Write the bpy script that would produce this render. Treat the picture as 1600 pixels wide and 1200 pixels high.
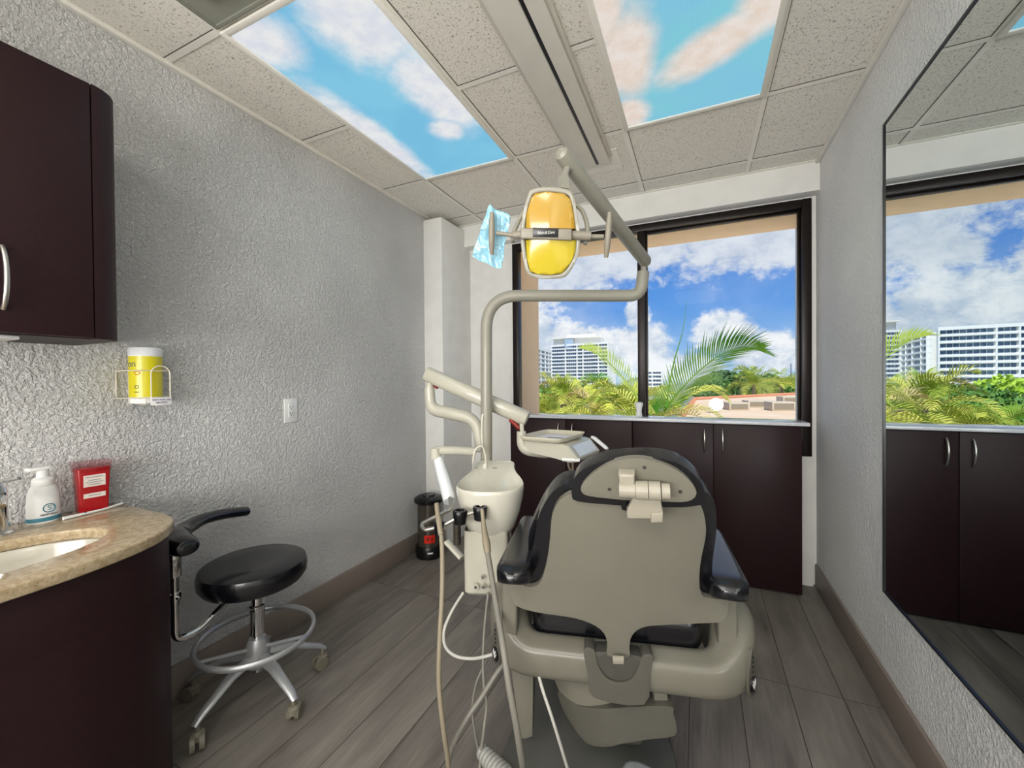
import bpy, bmesh, math, random
from mathutils import Vector, Matrix, noise
random.seed(7)
PI = math.pi
for o in list(bpy.data.objects): bpy.data.objects.remove(o)
C = bpy.context.scene.collection
sc = bpy.context.scene

# ---------------------------------------------------------------- camera
F_PX, CAM_H = 645.49, 1.258
yaw, pitch, roll = 0.42328, 0.010008, 0.008815
fw = Vector((-math.sin(yaw)*math.cos(pitch), math.cos(yaw)*math.cos(pitch), -math.sin(pitch)))
r0 = Vector((math.cos(yaw), math.sin(yaw), 0.0)); d0 = fw.cross(r0)
rt = math.cos(roll)*r0 + math.sin(roll)*d0
dn = -math.sin(roll)*r0 + math.cos(roll)*d0
cd = bpy.data.cameras.new('camera'); cam = bpy.data.objects.new('camera', cd); C.objects.link(cam)
cd.sensor_width = 36.0; cd.sensor_fit = 'HORIZONTAL'; cd.lens = F_PX/1600*36.0; cd.clip_start = 0.02; cd.clip_end = 3000
M = Matrix.Identity(4)
for i in range(3):
    M[i][0] = rt[i]; M[i][1] = -dn[i]; M[i][2] = -fw[i]
M.translation = Vector((0, 0, CAM_H))
cam.matrix_world = M
sc.camera = cam
CO = Vector((0, 0, CAM_H))
def ray(x, y): return rt*((x-800)/F_PX) + dn*((y-600)/F_PX) + fw
def at(x, y, axis, val):
    v = ray(x, y); t = (val-CO[axis])/v[axis]; return CO+v*t
def atd(x, y, dep): return CO+ray(x, y)*dep

# ---------------------------------------------------------------- view + world
sc.view_settings.view_transform = 'Standard'; sc.view_settings.look = 'None'
sc.view_settings.gamma = 1.0; sc.view_settings.use_curve_mapping = False
sc.view_settings.exposure = 0.0
SKY = 1.0

def lin(c):
    if isinstance(c, str):
        c = c.lstrip('#'); c = [int(c[i:i+2], 16)/255 for i in (0, 2, 4)]
    return tuple((x/12.92 if x <= .04045 else ((x+.055)/1.055)**2.4) for x in c)+(1.0,)

class NT:
    """small helper for node trees"""
    def __init__(s, tree):
        s.t = tree; s.n = tree.nodes; s.l = tree.links
    def a(s, kind, **kw):
        n = s.n.new(kind)
        for k, v in kw.items(): setattr(n, k, v)
        return n
    def ln(s, a, b): s.l.new(a, b)
    def m(s, op, a, b=None, c=None, clamp=False):
        n = s.n.new('ShaderNodeMath'); n.operation = op; n.use_clamp = clamp
        for i, v in enumerate((a, b, c)):
            if v is None: continue
            if hasattr(v, 'links'): s.l.new(v, n.inputs[i])
            else: n.inputs[i].default_value = v
        return n.outputs[0]
    def mix(s, fac, a, b, mode='MIX'):
        n = s.n.new('ShaderNodeMix'); n.data_type = 'RGBA'; n.blend_type = mode
        for sock, v in ((n.inputs[0], fac), (n.inputs[6], a), (n.inputs[7], b)):
            if hasattr(v, 'links'): s.l.new(v, sock)
            else: sock.default_value = v
        return n.outputs[2]
    def noise(s, vec, scale, detail=4, rough=.5, dist=0.0):
        n = s.n.new('ShaderNodeTexNoise'); n.inputs['Scale'].default_value = scale
        n.inputs['Detail'].default_value = detail; n.inputs['Roughness'].default_value = rough
        n.inputs['Distortion'].default_value = dist
        if vec is not None: s.l.new(vec, n.inputs['Vector'])
        return n.outputs['Fac']
    def ramp(s, fac, stops):
        n = s.n.new('ShaderNodeValToRGB'); e = n.color_ramp.elements
        e[0].position, e[0].color = stops[0][0], stops[0][1]
        e[1].position, e[1].color = stops[-1][0], stops[-1][1]
        for p, c in stops[1:-1]:
            q = e.new(p); q.color = c
        s.l.new(fac, n.inputs[0]); return n.outputs[0]
    def sstep(s, x, a, b):
        n = s.n.new('ShaderNodeMapRange'); n.interpolation_type = 'SMOOTHSTEP'
        n.inputs[1].default_value = a; n.inputs[2].default_value = b
        s.l.new(x, n.inputs[0]); return n.outputs[0]
    def blob(s, x, y, cx, cy, rx, ry, ang=0.0, soft=1.0):
        """1 at the centre of an ellipse falling to 0 at its rim"""
        ca, sa = math.cos(ang), math.sin(ang)
        dx = s.m('SUBTRACT', x, cx); dy = s.m('SUBTRACT', y, cy)
        u = s.m('ADD', s.m('MULTIPLY', dx, ca/rx), s.m('MULTIPLY', dy, sa/rx))
        v = s.m('ADD', s.m('MULTIPLY', dx, -sa/ry), s.m('MULTIPLY', dy, ca/ry))
        r = s.m('SQRT', s.m('ADD', s.m('MULTIPLY', u, u), s.m('MULTIPLY', v, v)))
        return s.m('SUBTRACT', 1.0, r)
    def maxall(s, xs):
        o = xs[0]
        for q in xs[1:]: o = s.m('MAXIMUM', o, q)
        return o

def build_world():
    w = bpy.data.worlds.new('sky'); sc.world = w; w.use_nodes = True
    t = NT(w.node_tree); t.n.clear()
    out = t.a('ShaderNodeOutputWorld'); bg = t.a('ShaderNodeBackground')
    tc = t.a('ShaderNodeTexCoord'); sep = t.a('ShaderNodeSeparateXYZ'); t.ln(tc.outputs['Generated'], sep.inputs[0])
    Y = t.m('MAXIMUM', sep.outputs[1], .05)
    s_ = t.m('DIVIDE', sep.outputs[0], Y); e_ = t.m('DIVIDE', sep.outputs[2], Y)
    cx = t.a('ShaderNodeCombineXYZ'); t.ln(s_, cx.inputs[0]); t.ln(t.m('MULTIPLY', e_, 1.35), cx.inputs[1])
    v = cx.outputs[0]
    n1 = t.noise(v, 7.0, 10, .66, .3); n2 = t.noise(v, 22.0, 8, .65, .3); n3 = t.noise(v, 3.0, 3, .5)
    nn = t.m('ADD', t.m('MULTIPLY', t.m('SUBTRACT', n1, .5), 1.7), t.m('MULTIPLY', t.m('SUBTRACT', n2, .5), 1.1))
    # where the clouds stand in the sky, as directions (x/y, z/y)
    B = [(-.10, .37, .60, .17, .1), (.12, .32, .26, .13, .1), (-.30, .30, .20, .13, 0),
         (-.34, .085, .09, .085, 0), (-.25, .085, .10, .06, -.2), (-.13, .07, .10, .075, 0), (-.13, .15, .04, .05, 0),
         (.055, .095, .085, .065, 0), (.13, .05, .10, .06, 0), (-.03, .02, .12, .05, 0),
         (.42, .12, .16, .10, .1), (.5, .34, .25, .12, 0), (-.40, .23, .09, .05, .2), (-.46, .12, .16, .10, .1), (-.40, .34, .10, .08, .3), (-.56, .18, .10, .10, 0), (-.37, .13, .06, .05, 0)]
    c = t.maxall([t.blob(s_, e_, *b) for b in B])
    cm = t.sstep(t.m('ADD', c, t.m('MULTIPLY', nn, .75)), .02, .42)
    thin = t.m('MULTIPLY', t.sstep(n3, .35, .75), .32)
    cover = t.m('MAXIMUM', cm, thin)
    skyc = t.ramp(e_, [(0.0, lin('#b4d2f0')), (.07, lin('#8fbcee')), (.16, lin('#5a9be8')), (.30, lin('#4486dc')), (1.0, lin('#3a78cc'))])
    shade = t.sstep(t.m('ADD', t.m('MULTIPLY', n2, .5), t.m('MULTIPLY', n1, .6)), .42, .66)
    cl_lo = t.mix(shade, lin('#c4d2e6'), lin('#fbfcff'))
    cl_hi = t.mix(shade, lin('#c6d0e2'), lin('#e4e9f3'))
    cl = t.mix(t.sstep(e_, .16, .24), cl_lo, cl_hi)
    col = t.mix(cover, skyc, cl)
    gnd = t.mix(t.sstep(sep.outputs[2], -.02, 0.0), lin('#9fb0a8'), col)
    t.ln(gnd, bg.inputs[0]); bg.inputs[1].default_value = SKY
    t.ln(bg.outputs[0], out.inputs[0])
build_world()

sd = bpy.data.lights.new('sun', 'SUN'); sd.energy = 5.0; sd.angle = math.radians(.6); sd.color = (1, .95, .86)
sun = bpy.data.objects.new('sun', sd); C.objects.link(sun)
sun.rotation_euler = Vector((.35, -.62, .95)).to_track_quat('Z', 'Y').to_euler()
FILL = 7.5       # strength of the added fill panels behind the camera

# added fill light with no fixture, thrown at the ceiling from behind the camera
ad = bpy.data.lights.new('bounce_fill', 'AREA'); ad.shape = 'RECTANGLE'; ad.size = 2.0; ad.size_y = .9; ad.energy = 84; ad.color = (1, .985, .96)
al = bpy.data.objects.new('bounce_fill', ad); C.objects.link(al); al.location = (-.6, -1.75, 1.25)
al.rotation_euler = Vector((0, -.85, -.58)).to_track_quat('Z', 'Y').to_euler()

# ---------------------------------------------------------------- materials
MATS = {}
def mat(name, col, rough=.5, metal=0.0, spec=.5, coat=0.0, bump=None, trans=0.0, var=None, sheen=0.0):
    """bump=(scale, distance); var=(scale, amount, colour2)"""
    if name in MATS: return MATS[name]
    m = bpy.data.materials.new(name); m.use_nodes = True; t = NT(m.node_tree)
    b = t.n['Principled BSDF']; tc = t.a('ShaderNodeTexCoord')
    c = lin(col)
    b.inputs['Base Color'].default_value = c; b.inputs['Roughness'].default_value = rough
    b.inputs['Metallic'].default_value = metal; b.inputs['Specular IOR Level'].default_value = spec
    b.inputs['Coat Weight'].default_value = coat; b.inputs['Coat Roughness'].default_value = .08
    b.inputs['Transmission Weight'].default_value = trans
    sc_, am, c2 = var if var else (9.0, .12, None)
    f = t.noise(tc.outputs['Object'], sc_, 4)
    c2 = lin(c2) if c2 else tuple(x*.8 for x in c[:3])+(1,)
    t.ln(t.mix(t.m('MULTIPLY', t.sstep(f, .35, .7), am if var else .25), c, c2), b.inputs['Base Color'])
    if bump:
        bp = t.a('ShaderNodeBump'); bp.inputs['Distance'].default_value = bump[1]; bp.inputs['Strength'].default_value = 1
        t.ln(t.noise(tc.outputs['Object'], bump[0], 3), bp.inputs['Height']); t.ln(bp.outputs[0], b.inputs['Normal'])
    MATS[name] = m; return m

def mat_stucco(name, col, depth):
    m = bpy.data.materials.new(name); m.use_nodes = True; t = NT(m.node_tree); b = t.n['Principled BSDF']
    tc = t.a('ShaderNodeTexCoord'); v = tc.outputs['Object']
    b.inputs['Roughness'].default_value = .75; b.inputs['Specular IOR Level'].default_value = .25
    n1 = t.noise(v, 130, 5, .6, .15); n2 = t.noise(v, 60, 4, .55, .2); n3 = t.noise(v, 1.6, 2)
    h = t.m('ADD', t.m('MULTIPLY', t.sstep(n1, .40, .62), .55), t.m('MULTIPLY', t.sstep(n2, .42, .60), .9))
    bp = t.a('ShaderNodeBump'); bp.inputs['Strength'].default_value = 1.0
    dist = t.m('MULTIPLY', t.m('ADD', .55, n3), depth); t.ln(h, bp.inputs['Height'])
    t.ln(dist, bp.inputs['Distance']); t.ln(bp.outputs[0], b.inputs['Normal'])
    c = lin(col)
    t.ln(t.mix(t.sstep(n3, .3, .7), c, tuple(x*.93 for x in c[:3])+(1,)), b.inputs['Base Color'])
    return m

def mat_floor():
    m = bpy.data.materials.new('wood_plank_floor'); m.use_nodes = True; t = NT(m.node_tree); b = t.n['Principled BSDF']
    tc = t.a('ShaderNodeTexCoord'); sep = t.a('ShaderNodeSeparateXYZ'); t.ln(tc.outputs['Object'], sep.inputs[0])
    cb = t.a('ShaderNodeCombineXYZ'); t.ln(sep.outputs[1], cb.inputs[0]); t.ln(t.m('ADD', sep.outputs[0], .035), cb.inputs[1])
    br = t.a('ShaderNodeTexBrick'); br.offset = .37; br.offset_frequency = 1
    br.inputs['Scale'].default_value = 1; br.inputs['Brick Width'].default_value = 1.22; br.inputs['Row Height'].default_value = .183
    br.inputs['Mortar Size'].default_value = .0016; br.inputs['Mortar Smooth'].default_value = .4; br.inputs['Bias'].default_value = 0
    br.inputs['Color1'].default_value = (0, 0, 0, 1); br.inputs['Color2'].default_value = (1, 1, 1, 1); br.inputs['Mortar'].default_value = (.5, .5, .5, 1)
    t.ln(cb.outputs[0], br.inputs['Vector'])
    st = t.a('ShaderNodeCombineXYZ')
    t.ln(t.m('MULTIPLY', sep.outputs[1], 1.0), st.inputs[0]); t.ln(t.m('MULTIPLY', sep.outputs[0], 5.0), st.inputs[1]); t.ln(t.m('MULTIPLY', br.outputs['Color'], 9.0), st.inputs[2])
    g1 = t.noise(st.outputs[0], 1.9, 5, .55, .5); 
    st2 = t.a('ShaderNodeCombineXYZ'); t.ln(t.m('MULTIPLY', sep.outputs[1], 3.0), st2.inputs[0]); t.ln(t.m('MULTIPLY', sep.outputs[0], 60.0), st2.inputs[1]); t.ln(t.m('MULTIPLY', br.outputs['Color'], 9.0), st2.inputs[2])
    g2 = t.noise(st2.outputs[0], 1.5, 5, .65, .6)
    base = t.ramp(t.m('ADD', t.m('MULTIPLY', g1, .75), t.m('MULTIPLY', g2, .25)), [(.30, lin('#403c37')), (.43, lin('#68625c')), (.57, lin('#7e7871')), (.75, lin('#958f87'))])
    pl = t.mix(t.m('MULTIPLY', br.outputs['Color'], .35), base, lin('#827c75'))
    col = t.mix(br.outputs['Fac'], pl, lin('#3b3431'))
    t.ln(col, b.inputs['Base Color']); b.inputs['Roughness'].default_value = .38; b.inputs['Specular IOR Level'].default_value = .45
    bp = t.a('ShaderNodeBump'); bp.inputs['Distance'].default_value = .0012
    t.ln(t.m('SUBTRACT', t.m('MULTIPLY', g2, .4), t.m('MULTIPLY', br.outputs['Fac'], 1.5)), bp.inputs['Height']); t.ln(bp.outputs[0], b.inputs['Normal'])
    return m

def mat_tile():
    m = bpy.data.materials.new('mineral_fibre_tile'); m.use_nodes = True; t = NT(m.node_tree); b = t.n['Principled BSDF']
    tc = t.a('ShaderNodeTexCoord'); v = tc.outputs['Object']
    n1 = t.noise(v, 130, 3, .55, .8); n2 = t.noise(v, 300, 3, .6)
    pits = t.sstep(n1, .615, .65); fine = t.sstep(n2, .57, .66)
    c = t.mix(t.m('MULTIPLY', fine, .30), lin('#f0ece2'), lin('#b5afa2'))
    c = t.mix(t.m('MULTIPLY', pits, .6), c, lin('#6d675d'))
    t.ln(c, b.inputs['Base Color']); b.inputs['Roughness'].default_value = .9; b.inputs['Specular IOR Level'].default_value = .15
    bp = t.a('ShaderNodeBump'); bp.inputs['Distance'].default_value = .002; bp.invert = True
    t.ln(t.m('ADD', pits, t.m('MULTIPLY', fine, .4)), bp.inputs['Height']); t.ln(bp.outputs[0], b.inputs['Normal'])
    return m

def mat_granite(name, a, bcol, c_, rough=.12):
    m = bpy.data.materials.new(name); m.use_nodes = True; t = NT(m.node_tree); b = t.n['Principled BSDF']
    tc = t.a('ShaderNodeTexCoord'); v = tc.outputs['Object']
    n1 = t.noise(v, 150, 3, .7, .4); n2 = t.noise(v, 60, 4, .6, .5)
    c = t.mix(t.sstep(n2, .4, .62), lin(a), lin(bcol)); c = t.mix(t.m('MULTIPLY', t.sstep(n1, .60, .68), .7), c, lin(c_))
    t.ln(c, b.inputs['Base Color']); b.inputs['Roughness'].default_value = rough
    return m

def mat_glass(name, tint=(1, 1, 1), refl=.06, rough=0.0):
    m = bpy.data.materials.new(name); m.use_nodes = True; t = NT(m.node_tree); t.n.clear()
    out = t.a('ShaderNodeOutputMaterial'); tr = t.a('ShaderNodeBsdfTransparent'); gl = t.a('ShaderNodeBsdfGlossy'); mx = t.a('ShaderNodeMixShader')
    tr.inputs[0].default_value = tuple(tint)+(1,); gl.inputs['Roughness'].default_value = rough
    lw = t.a('ShaderNodeLayerWeight'); lw.inputs[0].default_value = .25
    tc = t.a('ShaderNodeTexCoord'); n = t.noise(tc.outputs['Object'], 2.0, 3)
    t.ln(t.m('ADD', t.m('MULTIPLY', lw.outputs['Fresnel'], refl*2), t.m('MULTIPLY', n, refl*.2)), mx.inputs[0])
    t.ln(tr.outputs[0], mx.inputs[1]); t.ln(gl.outputs[0], mx.inputs[2]); t.ln(mx.outputs[0], out.inputs[0])
    return m

def mat_emit(name, col, s):
    m = bpy.data.materials.new(name); m.use_nodes = True; t = NT(m.node_tree); b = t.n['Principled BSDF']
    b.inputs['Base Color'].default_value = lin(col); b.inputs['Emission Color'].default_value = lin(col); b.inputs['Emission Strength'].default_value = s
    b.inputs['Roughness'].default_value = .4
    return m

def mat_skypanel(name, blobs, sky, white, sky2, strength):
    """printed sky film on a lit ceiling panel; blobs in the panel's own metres"""
    m = bpy.data.materials.new(name); m.use_nodes = True; t = NT(m.node_tree); t.n.clear()
    out = t.a('ShaderNodeOutputMaterial'); em = t.a('ShaderNodeEmission')
    tc = t.a('ShaderNodeTexCoord'); sep = t.a('ShaderNodeSeparateXYZ'); t.ln(tc.outputs['Object'], sep.inputs[0])
    x, y = sep.outputs[0], sep.outputs[1]
    n1 = t.noise(tc.outputs['Object'], 4.0, 8, .58, .3); n2 = t.noise(tc.outputs['Object'], 13.0, 7, .6, .2)
    c = t.maxall([t.blob(x, y, *q) for q in blobs])
    nn = t.m('ADD', t.m('MULTIPLY', t.m('SUBTRACT', n1, .5), 1.5), t.m('MULTIPLY', t.m('SUBTRACT', n2, .5), .7))
    cm = t.sstep(t.m('ADD', c, t.m('MULTIPLY', nn, .5)), -.22, .55)
    s1 = t.mix(t.sstep(t.noise(tc.outputs['Object'], 2.2, 3), .35, .65), lin(sky), lin(sky2))
    w1 = t.mix(t.sstep(n2, .35, .65), lin(white[0]), lin(white[1]))
    col = t.mix(t.m('MULTIPLY', cm, .92), s1, w1)
    vo = t.a('ShaderNodeTexVoronoi'); vo.inputs['Scale'].default_value = 110; vo.inputs['Randomness'].default_value = 0.0; t.ln(tc.outputs['Object'], vo.inputs['Vector'])
    pr = t.m('ADD', .96, t.m('MULTIPLY', t.sstep(vo.outputs['Distance'], .1, .5), .06))
    t.ln(col, em.inputs[0]); t.ln(t.m('MULTIPLY', pr, strength), em.inputs[1])
    t.ln(em.outputs[0], out.inputs[0]); return m

WALL = mat_stucco('stucco_wall_paint', '#f1f0ee', .0060)
WALL2 = mat_stucco('stucco_wall_paint_soft', '#f0f0ee', .0032)
PLAIN = mat('smooth_white_wall_paint', '#efeeea', .7, spec=.25, bump=(90, .0006))
FLOOR = mat_floor(); TILE = mat_tile()
GRID = mat('ceiling_grid_white', '#efece2', .5)
BASEB = mat('taupe_vinyl_baseboard', '#8d8178', .45, bump=(60, .0003))
BRONZE = mat('dark_bronze_aluminium', '#1d1512', .35, metal=.4)
ESPRESSO = mat('espresso_laminate', '#251115', .48, spec=.3, bump=(220, .0002), var=(70, .35, '#32181c'))
STEEL = mat('brushed_nickel', '#c9c6bf', .28, metal=1.0)
CHROME = mat('chrome', '#dcdcdc', .08, metal=1.0)
QUARTZ = mat_granite('white_quartz_top', '#e6e8ec', '#dfe2e8', '#cfd3da', .05)
GRANITE = mat_granite('beige_granite_top', '#b5a386', '#a08d6e', '#6e5a42', .10)
PORC = mat('white_porcelain', '#efefec', .12, coat=.3)
SHELLM = mat('cream_grey_plastic', '#787569', .34, coat=.15)
IVORY = mat('ivory_enamel', '#c6c3b4', .26, coat=.25)
CUSP = mat('ivory_gloss_bowl', '#d6d3c5', .12, coat=.5)
LIGHTG = mat('warm_grey_enamel', '#9d9a8d', .35, coat=.15)
DKGREY = mat('mid_grey_plastic', '#59574f', .4)
LEATHER = mat('black_vinyl_leather', '#0b0c12', .26, spec=.6, coat=.2, bump=(160, .0004))
BLACKP = mat('black_plastic', '#0d0d10', .3)
RUBBER = mat('grey_caster_plastic', '#7c7768', .5)
ALU = mat('cast_aluminium_grey', '#b9bbbd', .38, metal=.6)
HOSEC = mat('beige_silicone_hose', '#958b76', .5)
HOSEG = mat('grey_vinyl_hose', '#86837a', .5)
HOSEW = mat('pale_vinyl_hose', '#c9c7bf', .45)
WHITEP = mat('white_plastic', '#eeeeec', .35)
REDP = mat('red_plastic', '#8f1f18', .4)

# ---------------------------------------------------------------- mesh helpers
def box(x0, x1, y0, y1, z0, z1, bev=0.0, seg=2):
    bm = bmesh.new()
    bmesh.ops.create_cube(bm, size=1)
    for v in bm.verts:
        v.co = Vector(((x0+x1)/2+v.co.x*(x1-x0), (y0+y1)/2+v.co.y*(y1-y0), (z0+z1)/2+v.co.z*(z1-z0)))
    if bev > 0: bmesh.ops.bevel(bm, geom=bm.edges[:], offset=bev, segments=seg, profile=.5, affect='EDGES', clamp_overlap=True)
    return bm
def join(*bms):
    r = bms[0]
    for b in bms[1:]:
        me = bpy.data.meshes.new('tmp'); b.to_mesh(me); r.from_mesh(me); b.free(); bpy.data.meshes.remove(me)
    return r
def cr(pts, n=6, closed=False):
    """Catmull-Rom through the points"""
    P = [Vector(p) for p in pts]; N = len(P); out = []
    rng = range(N) if closed else range(N-1)
    for i in rng:
        if closed: a, b, c, d = P[(i-1) % N], P[i], P[(i+1) % N], P[(i+2) % N]
        else: a, b, c, d = P[max(i-1, 0)], P[i], P[i+1], P[min(i+2, N-1)]
        for k in range(n):
            t = k/n
            out.append(.5*((2*b)+(-a+c)*t+(2*a-5*b+4*c-d)*t*t+(-a+3*b-3*c+d)*t*t*t))
    if not closed: out.append(P[-1])
    return out
def fillet(pts, r, n=6):
    """polyline with rounded corners"""
    P = [Vector(p) for p in pts]; out = [P[0]]
    for i in range(1, len(P)-1):
        a, b, c = P[i-1], P[i], P[i+1]
        u = (a-b); w = (c-b); k = min(r, u.length*.49, w.length*.49)
        s, e = b+u.normalized()*k, b+w.normalized()*k
        for j in range(n+1):
            t = j/n; out.append(s*(1-t)**2+b*2*t*(1-t)+e*t*t)
    out.append(P[-1]); return out
def tube(pts, r, seg=12, closed=False, flat=1.0, up=None, cap=True):
    """r: number or list; flat squashes the section along 'up'"""
    P = [Vector(p) for p in pts]; N = len(P); bm = bmesh.new(); rings = []
    R_ = r if isinstance(r, (list, tuple)) else [r]*N
    if len(R_) != N: R_ = [R_[min(int(i/(N-1)*(len(R_)-1)), len(R_)-2)]*(1-(i/(N-1)*(len(R_)-1)-min(int(i/(N-1)*(len(R_)-1)), len(R_)-2)))+R_[min(int(i/(N-1)*(len(R_)-1)), len(R_)-2)+1]*(i/(N-1)*(len(R_)-1)-min(int(i/(N-1)*(len(R_)-1)), len(R_)-2)) for i in range(N)]
    prev = None
    for i in range(N):
        if closed: T = P[(i+1) % N]-P[i-1]
        else: T = P[min(i+1, N-1)]-P[max(i-1, 0)]
        T.normalize()
        if up is not None: a = Vector(up)-T*T.dot(Vector(up))
        elif prev is None:
            a = Vector((0, 0, 1))-T*T.z
            if a.length < .2: a = Vector((1, 0, 0))-T*T.x
        else: a = prev-T*T.dot(prev)
        a.normalize(); prev = a; b = T.cross(a)
        rings.append([bm.verts.new(P[i]+(a*math.sin(2*PI*k/seg)*flat+b*math.cos(2*PI*k/seg))*R_[i]) for k in range(seg)])
    for i in range(N if closed else N-1):
        A, B = rings[i], rings[(i+1) % N]
        for k in range(seg): bm.faces.new((A[k], A[(k+1) % seg], B[(k+1) % seg], B[k]))
    if not closed and cap:
        bm.faces.new(list(reversed(rings[0]))); bm.faces.new(rings[-1])
    bmesh.ops.recalc_face_normals(bm, faces=bm.faces[:])
    return bm
def lathe(prof, seg=32, c=(0, 0, 0), sx=1.0, sy=1.0, cap=True):
    """profile of (radius, z) turned about a vertical axis"""
    bm = bmesh.new(); rings = []
    for r, z in prof:
        rings.append([bm.verts.new((c[0]+r*sx*math.cos(2*PI*k/seg), c[1]+r*sy*math.sin(2*PI*k/seg), c[2]+z)) for k in range(seg)])
    for A, B in zip(rings, rings[1:]):
        for k in range(seg): bm.faces.new((A[k], A[(k+1) % seg], B[(k+1) % seg], B[k]))
    if cap:
        bm.faces.new(list(reversed(rings[0]))); bm.faces.new(rings[-1])
    bmesh.ops.remove_doubles(bm, verts=bm.verts[:], dist=1e-6)
    bmesh.ops.recalc_face_normals(bm, faces=bm.faces[:])
    return bm
def cyl(p, q, r, seg=16, bev=0): 
    return tube([p, q], r, seg)
def prism(pts, z0, z1, bev=0.0, seg=2):
    bm = bmesh.new()
    vs = [bm.verts.new((p[0], p[1], z0)) for p in pts]; f = bm.faces.new(vs)
    r = bmesh.ops.extrude_face_region(bm, geom=[f])
    for v in r['geom']:
        if isinstance(v, bmesh.types.BMVert): v.co.z = z1
    bmesh.ops.recalc_face_normals(bm, faces=bm.faces[:])
    if bev:
        ed = [e for e in bm.edges if len(e.link_faces) == 2 and any(len(f.verts) > 4 for f in e.link_faces)]
        bmesh.ops.bevel(bm, geom=ed, offset=bev, segments=seg, profile=.5, affect='EDGES', clamp_overlap=True)
    return bm
class Pl:
    """a plane in the room: P0 + u*U + v*V + w*N"""
    def __init__(s, P0, U, V):
        s.P = Vector(P0); s.U = Vector(U).normalized(); s.N = s.U.cross(Vector(V)).normalized(); s.V = s.N.cross(s.U)
    def px(s, x, y):
        v = ray(x, y); t = (s.P-CO).dot(s.N)/v.dot(s.N); q = CO+v*t-s.P
        return (q.dot(s.U), q.dot(s.V))
    def w(s, u, v, w=0): return s.P+s.U*u+s.V*v+s.N*w
    def mx(s):
        m = Matrix.Identity(4)
        for i in range(3): m[i][0], m[i][1], m[i][2] = s.U[i], s.V[i], s.N[i]
        m.translation = s.P; return m
def plate(pl, outline, thick, depth=lambda u, v: 0.0, bev=.006, seg=3, step=.04, w0=0.0):
    """outline (u,v) filled, cut into a fine grid, curved by depth(u,v), thickened away from N"""
    bm = bmesh.new()
    f = bm.faces.new([bm.verts.new((p[0], p[1], 0)) for p in outline])
    bmesh.ops.triangulate(bm, faces=[f])
    us = [p[0] for p in outline]; vs = [p[1] for p in outline]
    for ax, lo, hi in ((0, min(us), max(us)), (1, min(vs), max(vs))):
        k = int((hi-lo)/step)+1
        for i in range(1, k):
            co = [0, 0, 0]; co[ax] = lo+(hi-lo)*i/k; no = [0, 0, 0]; no[ax] = 1
            bmesh.ops.bisect_plane(bm, geom=bm.verts[:]+bm.edges[:]+bm.faces[:], plane_co=co, plane_no=no)
    bmesh.ops.dissolve_limit(bm, angle_limit=.001, verts=[], edges=[e for e in bm.edges if not e.is_boundary and False]) if False else None
    bmesh.ops.recalc_face_normals(bm, faces=bm.faces[:])
    top = bm.faces[:]
    r = bmesh.ops.extrude_face_region(bm, geom=top)
    new = [v for v in r['geom'] if isinstance(v, bmesh.types.BMVert)]; ns = set(new)
    rim = []
    for v in bm.verts:
        v.co.z = depth(v.co.x, v.co.y)+w0+(0 if v in ns else -thick)
    for e in bm.edges:
        if len(e.link_faces) == 2:
            a, b = e.link_faces
            fa, fb = [sum(1 for v in f.verts if v in ns) in (0, len(f.verts)) for f in (a, b)]
            if fa != fb: rim.append(e)
    bmesh.ops.recalc_face_normals(bm, faces=bm.faces[:])
    if bev: bmesh.ops.bevel(bm, geom=rim, offset=bev, segments=seg, profile=.5, affect='EDGES', clamp_overlap=True)
    bm.transform(pl.mx()); return bm
def sweep(path, prof_fn, closed_prof=True):
    """rings of points given by prof_fn(i, p, T)"""
    bm = bmesh.new(); rings = [[bm.verts.new(q) for q in prof_fn(i)] for i in range(path)]
    n = len(rings[0])
    for A, B in zip(rings, rings[1:]):
        for k in range(n if closed_prof else n-1): bm.faces.new((A[k], A[(k+1) % n], B[(k+1) % n], B[k]))
    if closed_prof:
        bm.faces.new(rings[0]); bm.faces.new(rings[-1])
    bmesh.ops.recalc_face_normals(bm, faces=bm.faces[:]); return bm

WM = {}
def obj(name, bm, m, parent=None, ang=38, world=True, sub=0, origin=None):
    me = bpy.data.meshes.new(name)
    if parent is not None and world: bm.transform(WM[parent.name].inverted())
    if origin is not None: bm.transform(Matrix.Translation(-Vector(origin)))
    bm.to_mesh(me); bm.free()
    for p in me.polygons: p.use_smooth = True
    me.set_sharp_from_angle(angle=math.radians(ang))
    o = bpy.data.objects.new(name, me); C.objects.link(o); me.materials.append(m)
    if parent is not None: o.parent = parent; WM[o.name] = WM[parent.name].copy()
    else: WM[o.name] = Matrix.Translation(Vector(origin)) if origin is not None else Matrix.Identity(4)
    if origin is not None and parent is None: o.location = origin
    if sub:
        s = o.modifiers.new('s', 'SUBSURF'); s.levels = sub; s.render_levels = sub
    return o
def tag(o, label, cat, group=None):
    o['label'] = label; o['category'] = cat
    if group: o['group'] = group
    return o
def thing(name, label, cat, loc=(0, 0, 0), rz=0.0, group=None):
    o = bpy.data.objects.new(name, None); C.objects.link(o); o.empty_display_size = .05
    o.location = loc; o.rotation_euler = (0, 0, rz)
    WM[o.name] = Matrix.Translation(Vector(loc)) @ Matrix.Rotation(rz, 4, 'Z')
    return tag(o, label, cat, group)
def struct(name, bm, m, parent=None, ang=38):
    o = obj(name, bm, m, parent, ang)
    if parent is None: o['kind'] = 'structure'
    return o
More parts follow.
